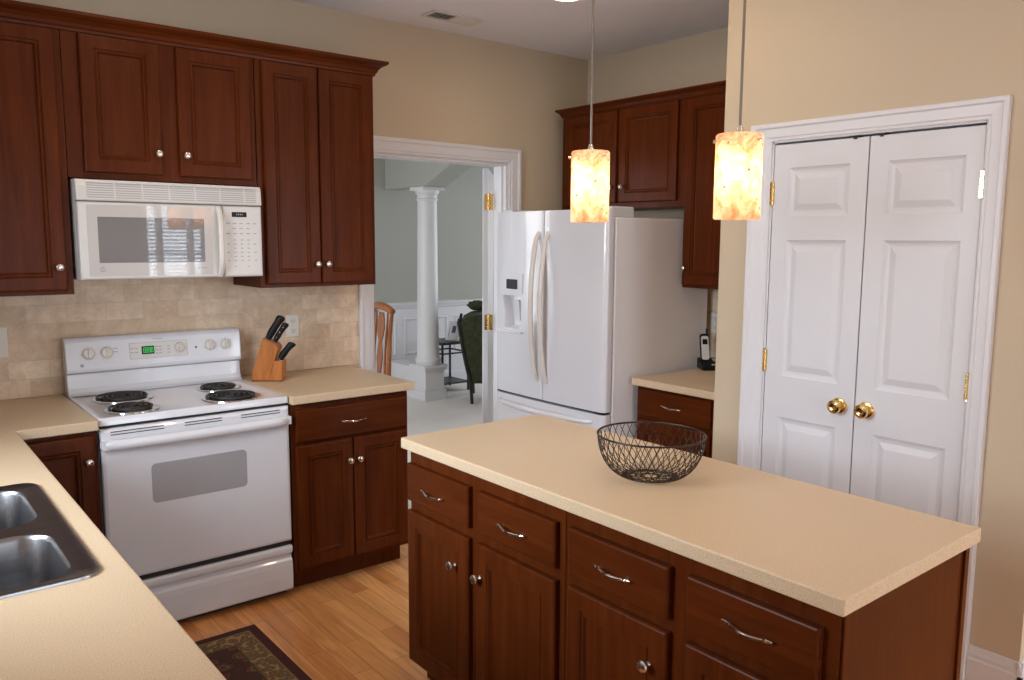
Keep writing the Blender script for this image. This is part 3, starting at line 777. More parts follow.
# crown moulding along the top of those cabinets
CROWN = [(0.0, 0.0), (0.006, 0.0), (0.008, 0.012), (0.014, 0.018), (0.018, 0.032), (0.030, 0.048), (0.046, 0.058), (0.052, 0.064), (0.056, 0.066), (0.056, 0.080), (-0.02, 0.080), (-0.02, 0.0)]
def crown(path_fn, label):
    bm = NB(); rows = [[V(bm, p) for p in path_fn(o, z)] for o, z in CROWN]; rows.append(rows[0])
    n = len(rows[0])
    for a, b in zip(rows, rows[1:]):
        for i in range(n-1): face(bm, [a[i], a[i+1], b[i+1], b[i]])
    for i in (0, n-1): face(bm, [r[i] for r in rows[:-1]])
    return obj('crown_molding', bm, M['cherry_h'], label=label, cat='molding')
crown(lambda o, z: [(XL+0.002, -0.367-o, 2.376+z) if False else (XL+0.002, -0.3475-o, 2.391+z*0.83), (1.3725+o, -0.3475-o, 2.391+z*0.83), (1.3725+o, -0.002, 2.391+z*0.83)] if o >= 0 else [(XL+0.002, -0.3475-0.0, 2.391+z*0.83), (1.3725, -0.3475, 2.391+z*0.83), (1.3725, -0.002, 2.391+z*0.83)], 'dark cherry crown molding along the top of the cabinets over the stove')

XX = 2.85
FRt = FX(XX, 0.0)
cabinet('wall_cabinet', 'double-door cherry wall cabinet above the white refrigerator', 'cabinet', FRt, 0.117, 1.096, 0.318, 1.785, 2.37, [('door', 0.163, 0.596, 1.818, 2.352, (0.571, 1.91)), ('door', 0.620, 1.048, 1.818, 2.352, (0.657, 1.91))], group='wall cabinets around the refrigerator')
cabinet('wall_cabinet', 'tall cherry wall cabinet right of the refrigerator, beside the pantry wall', 'cabinet', FRt, 1.099, 1.760, 0.318, 1.346, 2.37, [('door', 1.108, 1.43, 1.362, 2.352, (1.130, 1.452)), ('door', 1.436, 1.752, 1.362, 2.352)], group='wall cabinets around the refrigerator')
def rcrown(o, z):
    o = max(o, 0.0)*0.62; zz = 2.356+z*0.62
    return [(XR-0.002, -0.1145+o, zz), (XX-0.0025-o, -0.1145+o, zz), (XX-0.0025-o, -1.7605, zz)]
crown(rcrown, 'dark cherry crown molding over the refrigerator cabinets')

# base cabinets on the stove wall
FBs = FY(0, -0.642)
cabinet('base_cabinet', 'cherry base cabinet right of the stove, under the knife block counter', 'cabinet', FBs, 0.768, 1.366, 0.64, 0.10, 0.874, [('drawer', 0.785, 1.352, 0.70, 0.848, (1.063, 0.772)), ('door', 0.785, 1.060, 0.118, 0.686, (1.038, 0.585)), ('door', 1.066, 1.352, 0.118, 0.686, (1.088, 0.585))], toe=0.075)
cabinet('base_cabinet', 'cherry base cabinet in the corner between the sink counter and the stove', 'cabinet', FBs, -0.296, -0.006, 0.64, 0.10, 0.874, [('door', -0.272, -0.016, 0.118, 0.858, (-0.044, 0.760))], toe=0.075)
# sink run
FSk = Fr((-0.302, 0, 0), (0, 1, 0), (1, 0, 0))
cabinet('sink_cabinet', 'cherry sink base cabinet under the stainless double sink', 'cabinet', FSk, -2.32, -1.34, 0.60, 0.10, 0.70, [('door', -2.30, -1.835, 0.118, 0.69, (-1.86, 0.62)), ('door', -1.825, -1.36, 0.118, 0.69, (-1.80, 0.62))], toe=0.075)
cabinet('base_cabinet', 'cherry base cabinet at the near end of the sink counter, past the sink', 'cabinet', FSk, -3.20, -2.324, 0.60, 0.10, 0.874, [('drawer', -3.18, -2.34, 0.70, 0.85, (-2.76, 0.772)), ('door', -3.18, -2.765, 0.118, 0.686, (-2.79, 0.6)), ('door', -2.755, -2.34, 0.118, 0.686, (-2.73, 0.6))], toe=0.075)
cabinet('base_cabinet', 'cherry base cabinet of the sink run between the sink and the corner', 'cabinet', FSk, -1.336, -0.70, 0.60, 0.10, 0.874, [('drawer', -1.32, -0.73, 0.70, 0.85, (-1.02, 0.772)), ('door', -1.32, -0.73, 0.118, 0.686, (-0.76, 0.6))], toe=0.075)
# right-hand counter beside the fridge
RZ = 0.887
FRb = FX(2.494, 0.0)
cabinet('base_cabinet', 'cherry drawer cabinet between the refrigerator and the pantry wall', 'cabinet', FRb, 1.114, 1.760, 0.672, 0.10, RZ-0.039, [('drawer', 1.134, 1.602, 0.692, 0.833, (1.363, 0.763)), ('door', 1.134, 1.602, 0.118, 0.672, (1.57, 0.58)), ('door', 1.61, 1.755, 0.118, 0.833)], toe=0.075)

# worktops
def inside(*rects): return lambda x, y: any(a < x < b and c < y < d for a, b, c, d in rects)
SKX0, SKX1, SKY0, SKY1 = -0.86, -0.322, -2.215, -1.4156
xs = sorted({XL+0.002, -0.2695, -0.003, SKX0+0.02, SKX1-0.02}); ys = sorted({-0.009, -0.6725, SKY0+0.02, SKY1-0.02, -3.24})
def solid(x, y):
    if SKX0+0.02 < x < SKX1-0.02 and SKY0+0.02 < y < SKY1-0.02: return False
    return x < -0.2695 or y > -0.6725
bm = slab(NB(), xs, ys, solid, H-CT, H)
obj('worktop', bm, M['counter'], bevel=0.0045, seg=3, label='speckled beige L-shaped countertop holding the sink, left of the stove', cat='countertop')
obj('worktop', B(0.765, 1.392, -0.6725, -0.009, H-CT, H), M['counter'], bevel=0.0045, seg=3, label='short speckled beige countertop right of the stove', cat='countertop')
obj('worktop', B(2.447, XR-0.009, -1.7605, -1.110, RZ-CT, RZ), M['counter'], bevel=0.0045, seg=3, label='speckled beige countertop between the refrigerator and the pantry wall', cat='countertop')

# ---------------------------------------------------------------- island
FI = FX(0.794, 0.0)
def dr(a, b, c, d_, h): return ('drawer', a, b, c, d_, h)
cabinet('island_cabinet', 'cherry island cabinet section at the far end, nearest the stove', 'cabinet', FI, 1.590, 2.392, 0.585, 0.085, 0.874,
        [dr(1.598, 1.958, 0.690, 0.824, (1.768, 0.752)), dr(2.008, 2.366, 0.690, 0.824, (2.186, 0.752)), ('door', 1.598, 1.958, 0.10, 0.655, (1.889, 0.549)), ('door', 2.002, 2.368, 0.10, 0.655, (2.022, 0.549))], toe=0.06, group='kitchen island sections')
isl2 = cabinet('island_cabinet', 'cherry island cabinet section at the near end with exposed side panel', 'cabinet', FI, 2.394, 3.190, 0.585, 0.085, 0.874,
        [dr(2.420, 2.768, 0.695, 0.827, (2.594, 0.758)), dr(2.824, 3.156, 0.695, 0.827, (2.996, 0.762)), ('door', 2.420, 2.768, 0.10, 0.662, (2.716, 0.563)), ('door', 2.824, 3.156, 0.10, 0.662, (2.846, 0.563))], toe=0.06, group='kitchen island sections')
FE = Fr((0, -3.1905, 0), (1, 0, 0), (0, -1, 0))
obj('side_panel', FE.box(NB(), 0.800, 1.345, 0.0, 0.873, 0.0, 0.006), M['cherry'], isl2, bevel=0.001)
obj('corner_trim', FE.box(NB(), 1.346, 1.368, 0.0, 0.873, -0.03, 0.012), M['cherry'], isl2, bevel=0.002)
obj('worktop', B(0.758, 1.397, -3.214, -1.583, H-CT, H), M['counter'], bevel=0.0045, seg=3, label='long speckled beige countertop on the kitchen island', cat='countertop')

# ---------------------------------------------------------------- sink
def sink():
    t = root('kitchen_sink', ((SKX0+SKX1)/2, (SKY0+SKY1)/2, H), 'stainless steel double bowl sink set into the left counter', 'sink')
    bowls = [(-0.80, -0.368, -1.792, -1.447), (-0.80, -0.368, -2.185, -1.862)]
    bm = NB()
    def ringpts(x0, x1, y0, y1, r, z): return [V(bm, (a, b, z)) for a, b in rrect(x0, x1, y0, y1, r, 6)]
    loops = [ringpts(SKX0, SKX1, SKY0, SKY1, 0.045, H+0.0006), ringpts(SKX0+0.001, SKX1-0.001, SKY0+0.001, SKY1-0.001, 0.045, H+0.005), ringpts(SKX0+0.007, SKX1-0.007, SKY0+0.007, SKY1-0.007, 0.04, H+0.0075), ringpts(SKX0+0.016, SKX1-0.016, SKY0+0.016, SKY1-0.016, 0.034, H+0.003)]
    for a, b in zip(loops, loops[1:]):
        n = len(a)
        for i in range(n): face(bm, [a[i], a[(i+1) % n], b[(i+1) % n], b[i]])
    # deck: planar fill between rim and the two bowl openings
    outer = loops[-1]; edges = []
    def edge_loop(l):
        for i in range(len(l)):
            e = bm.edges.get((l[i], l[(i+1) % len(l)])) or bm.edges.new((l[i], l[(i+1) % len(l)])); edges.append(e)
    edge_loop(outer)
    tops = []
    for b in bowls:
        l = ringpts(*b, 0.07, H+0.003); tops.append(l); edge_loop(l)
    bmesh.ops.triangle_fill(bm, use_beauty=True, use_dissolve=False, edges=edges)
    rim = obj('rim', bm, M['steel'], t, smooth=True, ang=50)
    for b in bowls:
        bm = NB(); prev = None
        for ins, z, r in ((0.0, H+0.003, 0.07), (0.003, H-0.001, 0.068), (0.006, H-0.008, 0.066), (0.010, H-0.10, 0.065), (0.016, H-0.150, 0.066), (0.030, H-0.168, 0.06), (0.055, H-0.174, 0.05), (0.12, H-0.176, 0.03)):
            l = [V(bm, (a, c, z)) for a, c in rrect(b[0]+ins, b[1]-ins, b[2]+ins, b[3]-ins, min(r, 0.06), 6)]
            if prev:
                for i in range(len(l)): face(bm, [prev[i], prev[(i+1) % len(l)], l[(i+1) % len(l)], l[i]])
            prev = l
        face(bm, prev)
        o = obj('bowl', bm, M['steel'], t, smooth=True, ang=60)
        cxy = ((b[0]+b[1])/2, (b[2]+b[3])/2, H-0.1758)
        obj('drain', lathe(NB(), [(0.052, 0.0), (0.050, 0.003), (0.040, 0.003), (0.036, -0.0005), (0.012, 0.0), (0.010, 0.006), (0, 0.007)], cxy, seg=24), M['chrome'], o, smooth=True)
    fx, fy = -0.835, -1.83
    fb = obj('faucet', lathe(NB(), [(0.024, H+0.004), (0.024, H+0.012), (0.016, H+0.022), (0.015, H+0.06)], (fx+0.012, fy, 0), seg=20), M['chrome'], t, smooth=True)
    obj('spout', tube(NB(), [(fx+0.012, fy, H+0.05)] + [(fx+0.012+0.1*(1-math.cos(a)), fy, H+0.20+0.1*math.sin(a)) for a in [math.pi*k/12 for k in range(0, 12)]] + [(fx+0.212, fy, H+0.17)], 0.011, 12), M['chrome'], fb, smooth=True)
sink()

# ---------------------------------------------------------------- stove
def stove():
    t = root('electric_stove', (0.381, -0.34, 0), 'white freestanding electric coil stove with grey oven window', 'stove')
    W_ = 0.758; x0 = 0.002
    obj('body', B(x0, x0+W_, -0.612, -0.032, 0.045, 0.884), M['enamel'], t, bevel=0.003)
    for x in (0.05, 0.71):
        for y in (-0.56, -0.08): obj('foot', lathe(NB(), [(0.02, 0.0), (0.02, 0.012), (0.012, 0.014), (0.012, 0.046)], (x, y, 0), seg=14), M['black'], t)
    obj('toe_shade', B(x0+0.01, x0+W_-0.01, -0.590, -0.575, 0.002, 0.046), M['dark'], t)  # dark sheet standing in for the shade in the recess under the drawer
    # cooktop: shallow well with raised edge
    bm = NB(); F = Fr((0, -0.032, 0), (1, 0, 0), (0, -1, 0))
    loops = []
    for ins, z in ((0.0, 0.885), (0.0, 0.909), (0.003, 0.914), (0.010, 0.915), (0.020, 0.9125), (0.026, 0.9105)):
        loops.append([V(bm, (a, b, z)) for a, b in rrect(-0.0+ins, 0.762-ins, -0.645+ins, -0.07-ins*0.3, 0.014, 3)])
    for a, b in zip(loops, loops[1:]):
        for i in range(len(a)): face(bm, [a[i], a[(i+1) % len(a)], b[(i+1) % len(a)], b[i]])
    face(bm, loops[0]); face(bm, loops[-1])
    obj('cooktop', bm, M['enamel'], t, smooth=True, ang=40)
    for bx, by, r in ((0.185, -0.252, 0.110), (0.155, -0.512, 0.092), (0.592, -0.262, 0.086), (0.560, -0.512, 0.112)):
        pan = lathe(NB(), [(r+0.012, 0.9108), (r+0.011, 0.9155), (r+0.004, 0.9175), (r-0.004, 0.9165), (r-0.012, 0.913), (0.03, 0.9112), (0.0, 0.9112)], (bx, by, 0), seg=40, cap=False)
        o = obj('drip_pan', pan, M['chrome'], t, smooth=True, ang=60)
        pts = []; turns = 4.4 if r > 0.1 else 3.4; N = int(turns*30)
        for k in range(N+1):
            a = 2*math.pi*turns*k/N; rr = 0.018+(r-0.026)*k/N
            pts.append((bx+rr*math.cos(a+0.6), by+rr*math.sin(a+0.6), 0.9222))
        pts.append((bx+pts[-1][0]-bx, pts[-1][1], 0.914))
        bmc = tube(NB(), pts, 0.0056, 8)
        lathe(bmc, [(0.016, 0.914), (0.017, 0.922), (0.0, 0.923)], (bx, by, 0), seg=18)
        for q in range(3):
            a = 2*math.pi*q/3+0.3
            tube(bmc, [(bx+0.01*math.cos(a), by+0.01*math.sin(a), 0.9152), (bx+(r-0.012)*math.cos(a), by+(r-0.012)*math.sin(a), 0.9152)], 0.0028, 6)
        obj('coil', bmc, M['coil'], t, smooth=True)
    # backguard
    lower = [(-0.032, 0.9), (-0.115, 0.9155), (-0.098, 0.925), (-0.088, 0.945), (-0.083, 0.98), (-0.081, 1.008), (-0.032, 1.008)]
    obj('riser', prism(NB(), lower, lambda a, b, d: Vector((d, a, b)), 0.003, 0.759), M['enamel'], t, bevel=0.004)
    up = [(-0.032, 1.011), (-0.096, 1.011), (-0.103, 1.017), (-0.104, 1.03), (-0.088, 1.145), (-0.080, 1.158), (-0.066, 1.163), (-0.032, 1.163)]
    bm = prism(NB(), up, lambda a, b, d: Vector((d, a, b)), 0.001, 0.761)
    cons = obj('console', bm, M['enamel'], t, bevel=0.006, seg=3)
    # sloped console face frame
    nx = Vector((0, -(1.145-1.03), -(-0.088+0.104))).normalized(); nx = Vector((0, -0.99, 0.138))
    up_v = Vector((0, 0.138, 0.99))
    def cf(x, z, n):       # z is world height on the console face
        y = -0.104 + (z-1.03)*(0.016/0.115)
        return Vector((x, y, z)) + nx*n
    pl = prism(NB(), rrect(0.258, 0.508, 1.056, 1.126, 0.006), lambda a, b, d: cf(a, b, d), -0.001, 0.0012)
    obj('control_panel', pl, M['mwhite'], cons, bevel=0.0)
    fr = NB()
    for a0, a1, b0, b1 in ((0.257, 0.2585, 1.056, 1.126), (0.5075, 0.509, 1.056, 1.126), (0.2585, 0.5075, 1.055, 1.0565), (0.2585, 0.5075, 1.1255, 1.127)):
        prism(fr, [(a0, b0), (a1, b0), (a1, b1), (a0, b1)], cf, 0.0005, 0.0018)
    rows = [(0.268, 1.102), (0.286, 1.102), (0.268, 1.085), (0.286, 1.085), (0.372, 1.104), (0.388, 1.104), (0.372, 1.09), (0.388, 1.09), (0.372, 1.075), (0.388, 1.075), (0.425, 1.104), (0.425, 1.09), (0.425, 1.075)]
    for a, b in rows: prism(fr, [(a-0.006, b-0.0022), (a+0.006, b-0.0022), (a+0.006, b+0.0022), (a-0.006, b+0.0022)], cf, 0.0008, 0.0016)
    for a in (0.2,): 
        for b in (1.11, 1.095): prism(fr, [(a-0.008, b-0.0018), (a+0.008, b-0.0018), (a+0.008, b+0.0018), (a-0.008, b+0.0018)], cf, 0.0004, 0.001)
    prism(fr, [(0.36, 1.1385), (0.40, 1.1385), (0.40, 1.1415), (0.36, 1.1415)], cf, 0.0004, 0.001)
    obj('printed_legend', fr, M['grey_print'], cons)
    ds = prism(NB(), rrect(0.308, 0.362, 1.074, 1.110, 0.002), cf, 0.0008, 0.0022)
    dsp = obj('clock_display', ds, M['black'], cons)
    led = NB()
    for cx_ in (0.319, 0.330, 0.342, 0.353):
        for a0, a1, b0, b1 in ((-0.004, 0.004, 1.1015, 1.1035), (-0.004, 0.004, 1.0915, 1.0925), (-0.004, 0.004, 1.0805, 1.0825), (-0.0042, -0.0025, 1.0825, 1.1015), (0.0025, 0.0042, 1.0825, 1.1015)):
            prism(led, [(cx_+a0, b0), (cx_+a1, b0), (cx_+a1, b1), (cx_+a0, b1)], cf, 0.0024, 0.0028)
    obj('display_digits', led, M['green_led'], dsp, label='glowing green clock digits')
    for kx, kr in ((0.0905, 0.0235), (0.1625, 0.0235), (0.472, 0.0215), (0.612, 0.0235), (0.686, 0.0235)):
        c = cf(kx, 1.0945, 0.0)
        o = obj('control_knob', lathe(NB(), [(0.0, 0.0), (kr+0.004, 0.0), (kr+0.004, 0.002), (kr, 0.004), (kr-0.002, 0.014), (kr-0.004, 0.016), (0, 0.016)], c, nx, 26, cap=False), M['bisque'], cons, smooth=True)
        g = NB()
        prism(g, [(kx-0.004, 1.0945-kr+0.003), (kx+0.004, 1.0945-kr+0.003), (kx+0.004, 1.0945+kr-0.003), (kx-0.004, 1.0945+kr-0.003)], cf, 0.012, 0.026)
        obj('grip', g, M['bisque'], o, bevel=0.0015)
        rg = NB()
        for q in range(9):
            a = R(-30+q*30+90-30)
            p0 = cf(kx+(kr+0.009)*math.cos(a), 1.0945+(kr+0.009)*math.sin(a), 0.0006)
            lathe(rg, [(0.0014, 0), (0.0014, 0.0006)], p0, nx, 6)
        obj('dial_marks', rg, M['grey_print'], o)
    obj('indicator_light', lathe(NB(), [(0.0045, 0), (0.0045, 0.002), (0, 0.003)], cf(0.548, 1.089, 0), nx, 12), M['black'], cons)
    obj('badge', lathe(NB(), [(0.0075, 0), (0.0075, 0.001), (0.006, 0.0014), (0, 0.0014)], cf(0.062, 1.045, 0), nx, 18), M['grey_print'], cons, label='small round grey maker badge')
    # oven door
    F = FY(0, -0.612)
    dd = front(NB(), F, 0.004, 0.758, 0.262, 0.872, 0.002, 0.040, (), (), ((0, 0.0), (0, -0.012), (0.004, -0.004), (0.014, 0.0)))
    door = obj('oven_door', dd, M['enamel'], t)
    win = prism(NB(), rrect(0.180, 0.562, 0.551, 0.711, 0.018), lambda a, b, d: F.p(a, b, d), 0.040, 0.0432)
    obj('oven_window', win, M['ovenglass'], door)
    sl = NB()
    for a, b in ((0.04, 0.235), (0.315, 0.465), (0.545, 0.715)):
        for z in (0.8465, 0.8575): F.box(sl, a, b, z, z+0.0035, 0.0405, 0.0428)
    obj('vent_slots', sl, M['dark'], door, label='dark vent slots above the handle')
    bm = NB(); pts = []
    for k in range(25):
        s = k/24; e = min(s, 1-s)
        out = 0.060 + 0.012*math.sin(math.pi*s) - (0.022*max(0, 1-e/0.05) if e < 0.05 else 0)
        pts.append(F.p(0.006+0.750*s, 0.812, out))
    tube(bm, pts, [0.0165 if 0 < k < 24 else 0.013 for k in range(25)], 14, flat=1.28, up=(0, 0, 1))
    for u in (0.018, 0.744): F.box(bm, u-0.014, u+0.014, 0.795, 0.830, 0.036, 0.062)
    obj('door_handle', bm, M['enamel'], door, smooth=True, ang=50)
    obj('door_gap', F.box(NB(), 0.006, 0.756, 0.240, 0.2625, -0.001, 0.022), M['dark'], t)
    obj('lip_gap', F.box(NB(), 0.006, 0.756, 0.8725, 0.8845, -0.001, 0.016), M['dark'], t)
    # drawer: its face bellies out below a finger lip
    P = [(0.0, 0.034), (0.030, 0.034), (0.036, 0.042), (0.038, 0.10), (0.037, 0.150), (0.034, 0.172), (0.024, 0.182), (0.024, 0.197), (0.036, 0.207), (0.039, 0.218), (0.038, 0.232), (0.032, 0.240), (0.0, 0.240)]
    obj('drawer', prism(NB(), P, lambda a, b, d: F.p(d, b, a+0.001), 0.004, 0.758), M['enamel'], t, bevel=0.003)
stove()

# ---------------------------------------------------------------- microwave
def microwave():
    t = root('microwave', (0.381, -0.21, 1.427), 'white over-the-range microwave mounted under the short cabinet', 'microwave')
    x0, x1, z0, z1, yf = 0.016, 0.760, 1.427, 1.8265, -0.412
    obj('body', B(x0, x1, -0.372, -0.012, z0, z1), M['mwhite'], t, bevel=0.004)
    F = FY(0, -0.372)
    # vent grille
    P = [(0.0, 1.742), (0.038, 1.742), (0.040, 1.748), (0.036, 1.80), (0.026, 1.8245), (0.0, 1.8265)]
    vg = obj('vent_grille', prism(NB(), P, lambda a, b, d: F.p(d, b, a+0.001), x0, x1), M['mwhite'], t, bevel=0.003)
    sl = NB()
    cols = [(0.055+0.105*i, 0.055+0.105*i+0.098) for i in range(6)] + [(0.688, 0.735)]
    for i, (a, b) in enumerate(cols):
        for k in range(7):
            z = 1.7535+k*0.0092
            n = 0.0405 - (z-1.748)*0.075
            F.box(sl, a, b, z, z+0.0036, n-0.002, n+0.0012)
    obj('louvre_slots', sl, M['grey_print'], vg)
    obj('seam', F.box(NB(), x0+0.003, x1-0.003, 1.737, 1.7425, 0.0, 0.030), M['rubber'], t)
    # door
    dr_ = front(NB(), F, x0+0.001, 0.580, z0+0.002, 1.737, 0.001, 0.039, (), (), ((0, 0.0), (0, -0.008), (0.003, -0.002), (0.008, 0.0)))
    door = obj('door', dr_, M['mwhite'], t)
    gp = prism(NB(), rrect(0.050, 0.535, 1.442, 1.727, 0.006), lambda a, b, d: F.p(a, b, d), 0.039, 0.0415)
    g = obj('glass_panel', gp, M['mwdoor'], door)
    obj('viewing_window', prism(NB(), rrect(0.087, 0.503, 1.496, 1.679, 0.004), lambda a, b, d: F.p(a, b, d), 0.0413, 0.0421), M['mwwin'], g)
    em = obj('emblem', lathe(NB(), [(0.0105, 0), (0.0105, 0.0005), (0.0, 0.0005)], F.p(0.098, 1.470, 0.0416), F.N, 28, cap=False), M['grey_print'], g)
    obj('lettering', text_mesh(NB(), 'GE', 0.0125, F, 0.098, 1.470, 0.0424), M['mwhite'], em)
    nm = F.box(NB(), 0.470, 0.510, 1.4685, 1.4725, 0.0416, 0.0420); obj('printed_name', nm, M['grey_print'], g)
    pts = []; rs = []
    for k in range(21):
        s = k/20; e = min(s, 1-s)
        pts.append(F.p(0.566, 1.437+0.292*s, 0.040+0.030*math.sin(math.pi*min(1, e/0.30)/2)**0.8)); rs.append(0.0125)
    obj('door_handle', tube(NB(), pts, rs, 12, flat=0.75, up=(0, -1, 0)), M['bisque'], door, smooth=True, ang=50)
    # control panel
    cp = front(NB(), F, 0.584, x1-0.001, z0+0.002, 1.737, 0.001, 0.039, (), (), ((0, 0.0), (0, -0.008), (0.003, -0.002), (0.008, 0.0)))
    c = obj('control_panel', cp, M['mwhite'], t)
    obj('display', F.box(NB(), 0.624, 0.690, 1.690, 1.7115, 0.0398, 0.0412), M['black'], c)
    dg = NB()
    for q in range(4): F.box(dg, 0.644+q*0.008, 0.648+q*0.008, 1.698, 1.704, 0.0412, 0.0416)
    obj('display_digits', dg, M['grey_print'], c)
    random.seed(3)
    for r_, z in enumerate((1.662, 1.640, 1.618, 1.590, 1.572, 1.554, 1.536, 1.518, 1.500, 1.474)):
        for cidx, u in enumerate((0.605, 0.635, 0.665, 0.695, 0.725)):
            if (r_ == 1 and cidx in (0, 4)) or (r_ == 9 and cidx in (0, 2, 4)): continue
            w = 0.006 if r_ > 2 else 0.010
            if r_ > 2 and cidx in (0, 4) and r_ % 2: continue
            obj('button', F.box(NB(), u-w*random.uniform(0.6, 1), u+w*random.uniform(0.6, 1), z-0.0022, z+0.0022, 0.0398, 0.0404), M['grey_print'], c)
microwave()

# ---------------------------------------------------------------- refrigerator
def refrigerator():
    y0, y1 = 0.172, 1.080        # along u
    F = FX(2.26, 0.0)
    t = root('refrigerator', (2.7, -0.66, 0), 'white french door refrigerator with bottom freezer and ice dispenser', 'refrigerator')
    bm = NB(); F.box(bm, y0+0.004, y1, 0.03, 1.716, -0.845, -0.078)
    obj('body', bm, M['fridge_side'], t, bevel=0.006)
    obj('gasket', F.box(NB(), y0+0.015, y1-0.012, 0.06, 1.712, -0.079, -0.066), M['rubber'], t)
    for u in (y0+0.05, y1-0.05):
        for n in (-0.12, -0.8): obj('foot', lathe(NB(), [(0.022, 0.0), (0.022, 0.03)], F.p(u, 0, n), seg=12), M['black'], t)
    gr = F.box(NB(), y0+0.02, y1-0.02, 0.012, 0.075, -0.11, -0.079); obj('base_grille', gr, M['rubber'], t)
    def slabdoor(name, a, b, z0, z1, ra, rb, bow=0.014):
        um = (y0+y1)/2; pts = []
        def nn(u): return -bow*((u-um)/((y1-y0)/2))**2
        K = 8
        for k in range(K+1):      # left rounded corner
            q = R(90*k/K); pts.append((a+ra-ra*math.cos(q), nn(a)-ra+ra*math.sin(q)))
        for k in range(1, 16): u = a+ra+(b-rb-a-ra)*k/16; pts.append((u, nn(u)))
        for k in range(K+1):
            q = R(90*k/K); pts.append((b-rb+rb*math.sin(q), nn(b)-rb+rb*math.cos(q)))
        pts += [(b, -0.066), (a, -0.066)]
        return obj(name, prism(NB(), pts, lambda u, n, z: F.p(u, z, n), z0, z1), M['fridge'], t, smooth=True, ang=25)
    sm = 0.614
    dl = slabdoor('door', y0, sm-0.0025, 0.712, 1.757, 0.03, 0.008)
    dr_ = slabdoor('door', sm+0.0025, y1, 0.712, 1.757, 0.008, 0.03)
    fz = slabdoor('freezer_drawer', y0, y1, 0.085, 0.698, 0.03, 0.03)
    # dispenser recess
    cut = NB()
    A = [V(cut, F.p(u, z, 0.03)) for u, z in ((0.240, 1.078), (0.430, 1.078), (0.430, 1.283), (0.240, 1.283))]
    C = [V(cut, F.p(u, z, -0.055)) for u, z in ((0.300, 1.105), (0.372, 1.105), (0.412, 1.275), (0.256, 1.275))]
    for i in range(4): face(cut, [A[i], A[(i+1) % 4], C[(i+1) % 4], C[i]])
    face(cut, A); face(cut, C)
    carve(dl, cut)
    def nb(u): return -0.014*((u-0.626)/0.454)**2
    def cp(u, z, d): return F.p(u, z, nb(u)+d)
    bz = prism(NB(), rrect(0.230, 0.440, 1.292, 1.408, 0.006), cp, -0.001, 0.004)
    bz = obj('dispenser_panel', bz, M['fridge'], dl)
    obj('display', prism(NB(), rrect(0.288, 0.392, 1.318, 1.374, 0.003), cp, 0.004, 0.0052), M['black'], bz)
    obj('spill_tray', F.box(NB(), 0.230, 0.440, 1.066, 1.078, -0.022, 0.012), M['fridge'], dl, bevel=0.003)
    obj('paddle', prism(NB(), rrect(0.315, 0.358, 1.13, 1.255, 0.01), lambda u, z, d: F.p(u, z, d - (1.28-z)*0.10), -0.042, -0.036), M['fridge'], dl)
    # handles
    def bow_handle(parent, pfun, L, r=0.0145):
        pts = []; rs = []
        for k in range(25):
            s = k/24; e = min(s, 1-s)
            out = 0.010 + 0.048*math.sin(math.pi*s)**0.85
            if k in (0, 24): out = -0.004
            pts.append(pfun(s, out)); rs.append(r*(0.9+0.25*math.sin(math.pi*s)))
        return pts, rs
    for u, d in ((0.574, dl), (0.652, dr_)):
        pts, rs = bow_handle(d, lambda s, o: F.p(u, 0.815+0.825*s, o+nb(u)), 0.8)
        obj('door_handle', tube(NB(), pts, rs, 12, flat=0.85, up=(-1, 0, 0)), M['bisque'], d, smooth=True, ang=60)
    pts, rs = bow_handle(fz, lambda s, o: F.p(y0+0.03+(y1-y0-0.13)*s+0.02, 0.655, o+nb(y0+0.05+(y1-y0-0.13)*s)), 0.7)
    obj('drawer_handle', tube(NB(), pts, rs, 12, flat=1.0, up=(0, 0, 1)), M['fridge'], fz, smooth=True, ang=60)
    for a, b in ((y0+0.01, y0+0.10), (y1-0.10, y1-0.01)):
        bmh = prism(NB(), [(0.02, -0.055), (0.02, -0.22), (0.07, -0.24), (0.09, -0.22), (0.09, -0.055)], lambda u, n, z: F.p(a+(u-0.02)/0.07*(b-a), z, n), 1.7165, 1.772)
        obj('hinge_cover', bmh, M['fridge'], t, bevel=0.008, seg=3)
    c = NB(); F.box(c, y1-0.065, y1-0.012, 0.700, 0.711, -0.064, -0.022); F.box(c, y0+0.012, y0+0.045, 0.700, 0.711, -0.064, -0.022)
    obj('hinge', c, M['black'], t)
    obj('drawer_gap', F.box(NB(), y0+0.02, y1-0.02, 0.6985, 0.7115, -0.0655, -0.03), M['dark'], t)
refrigerator()

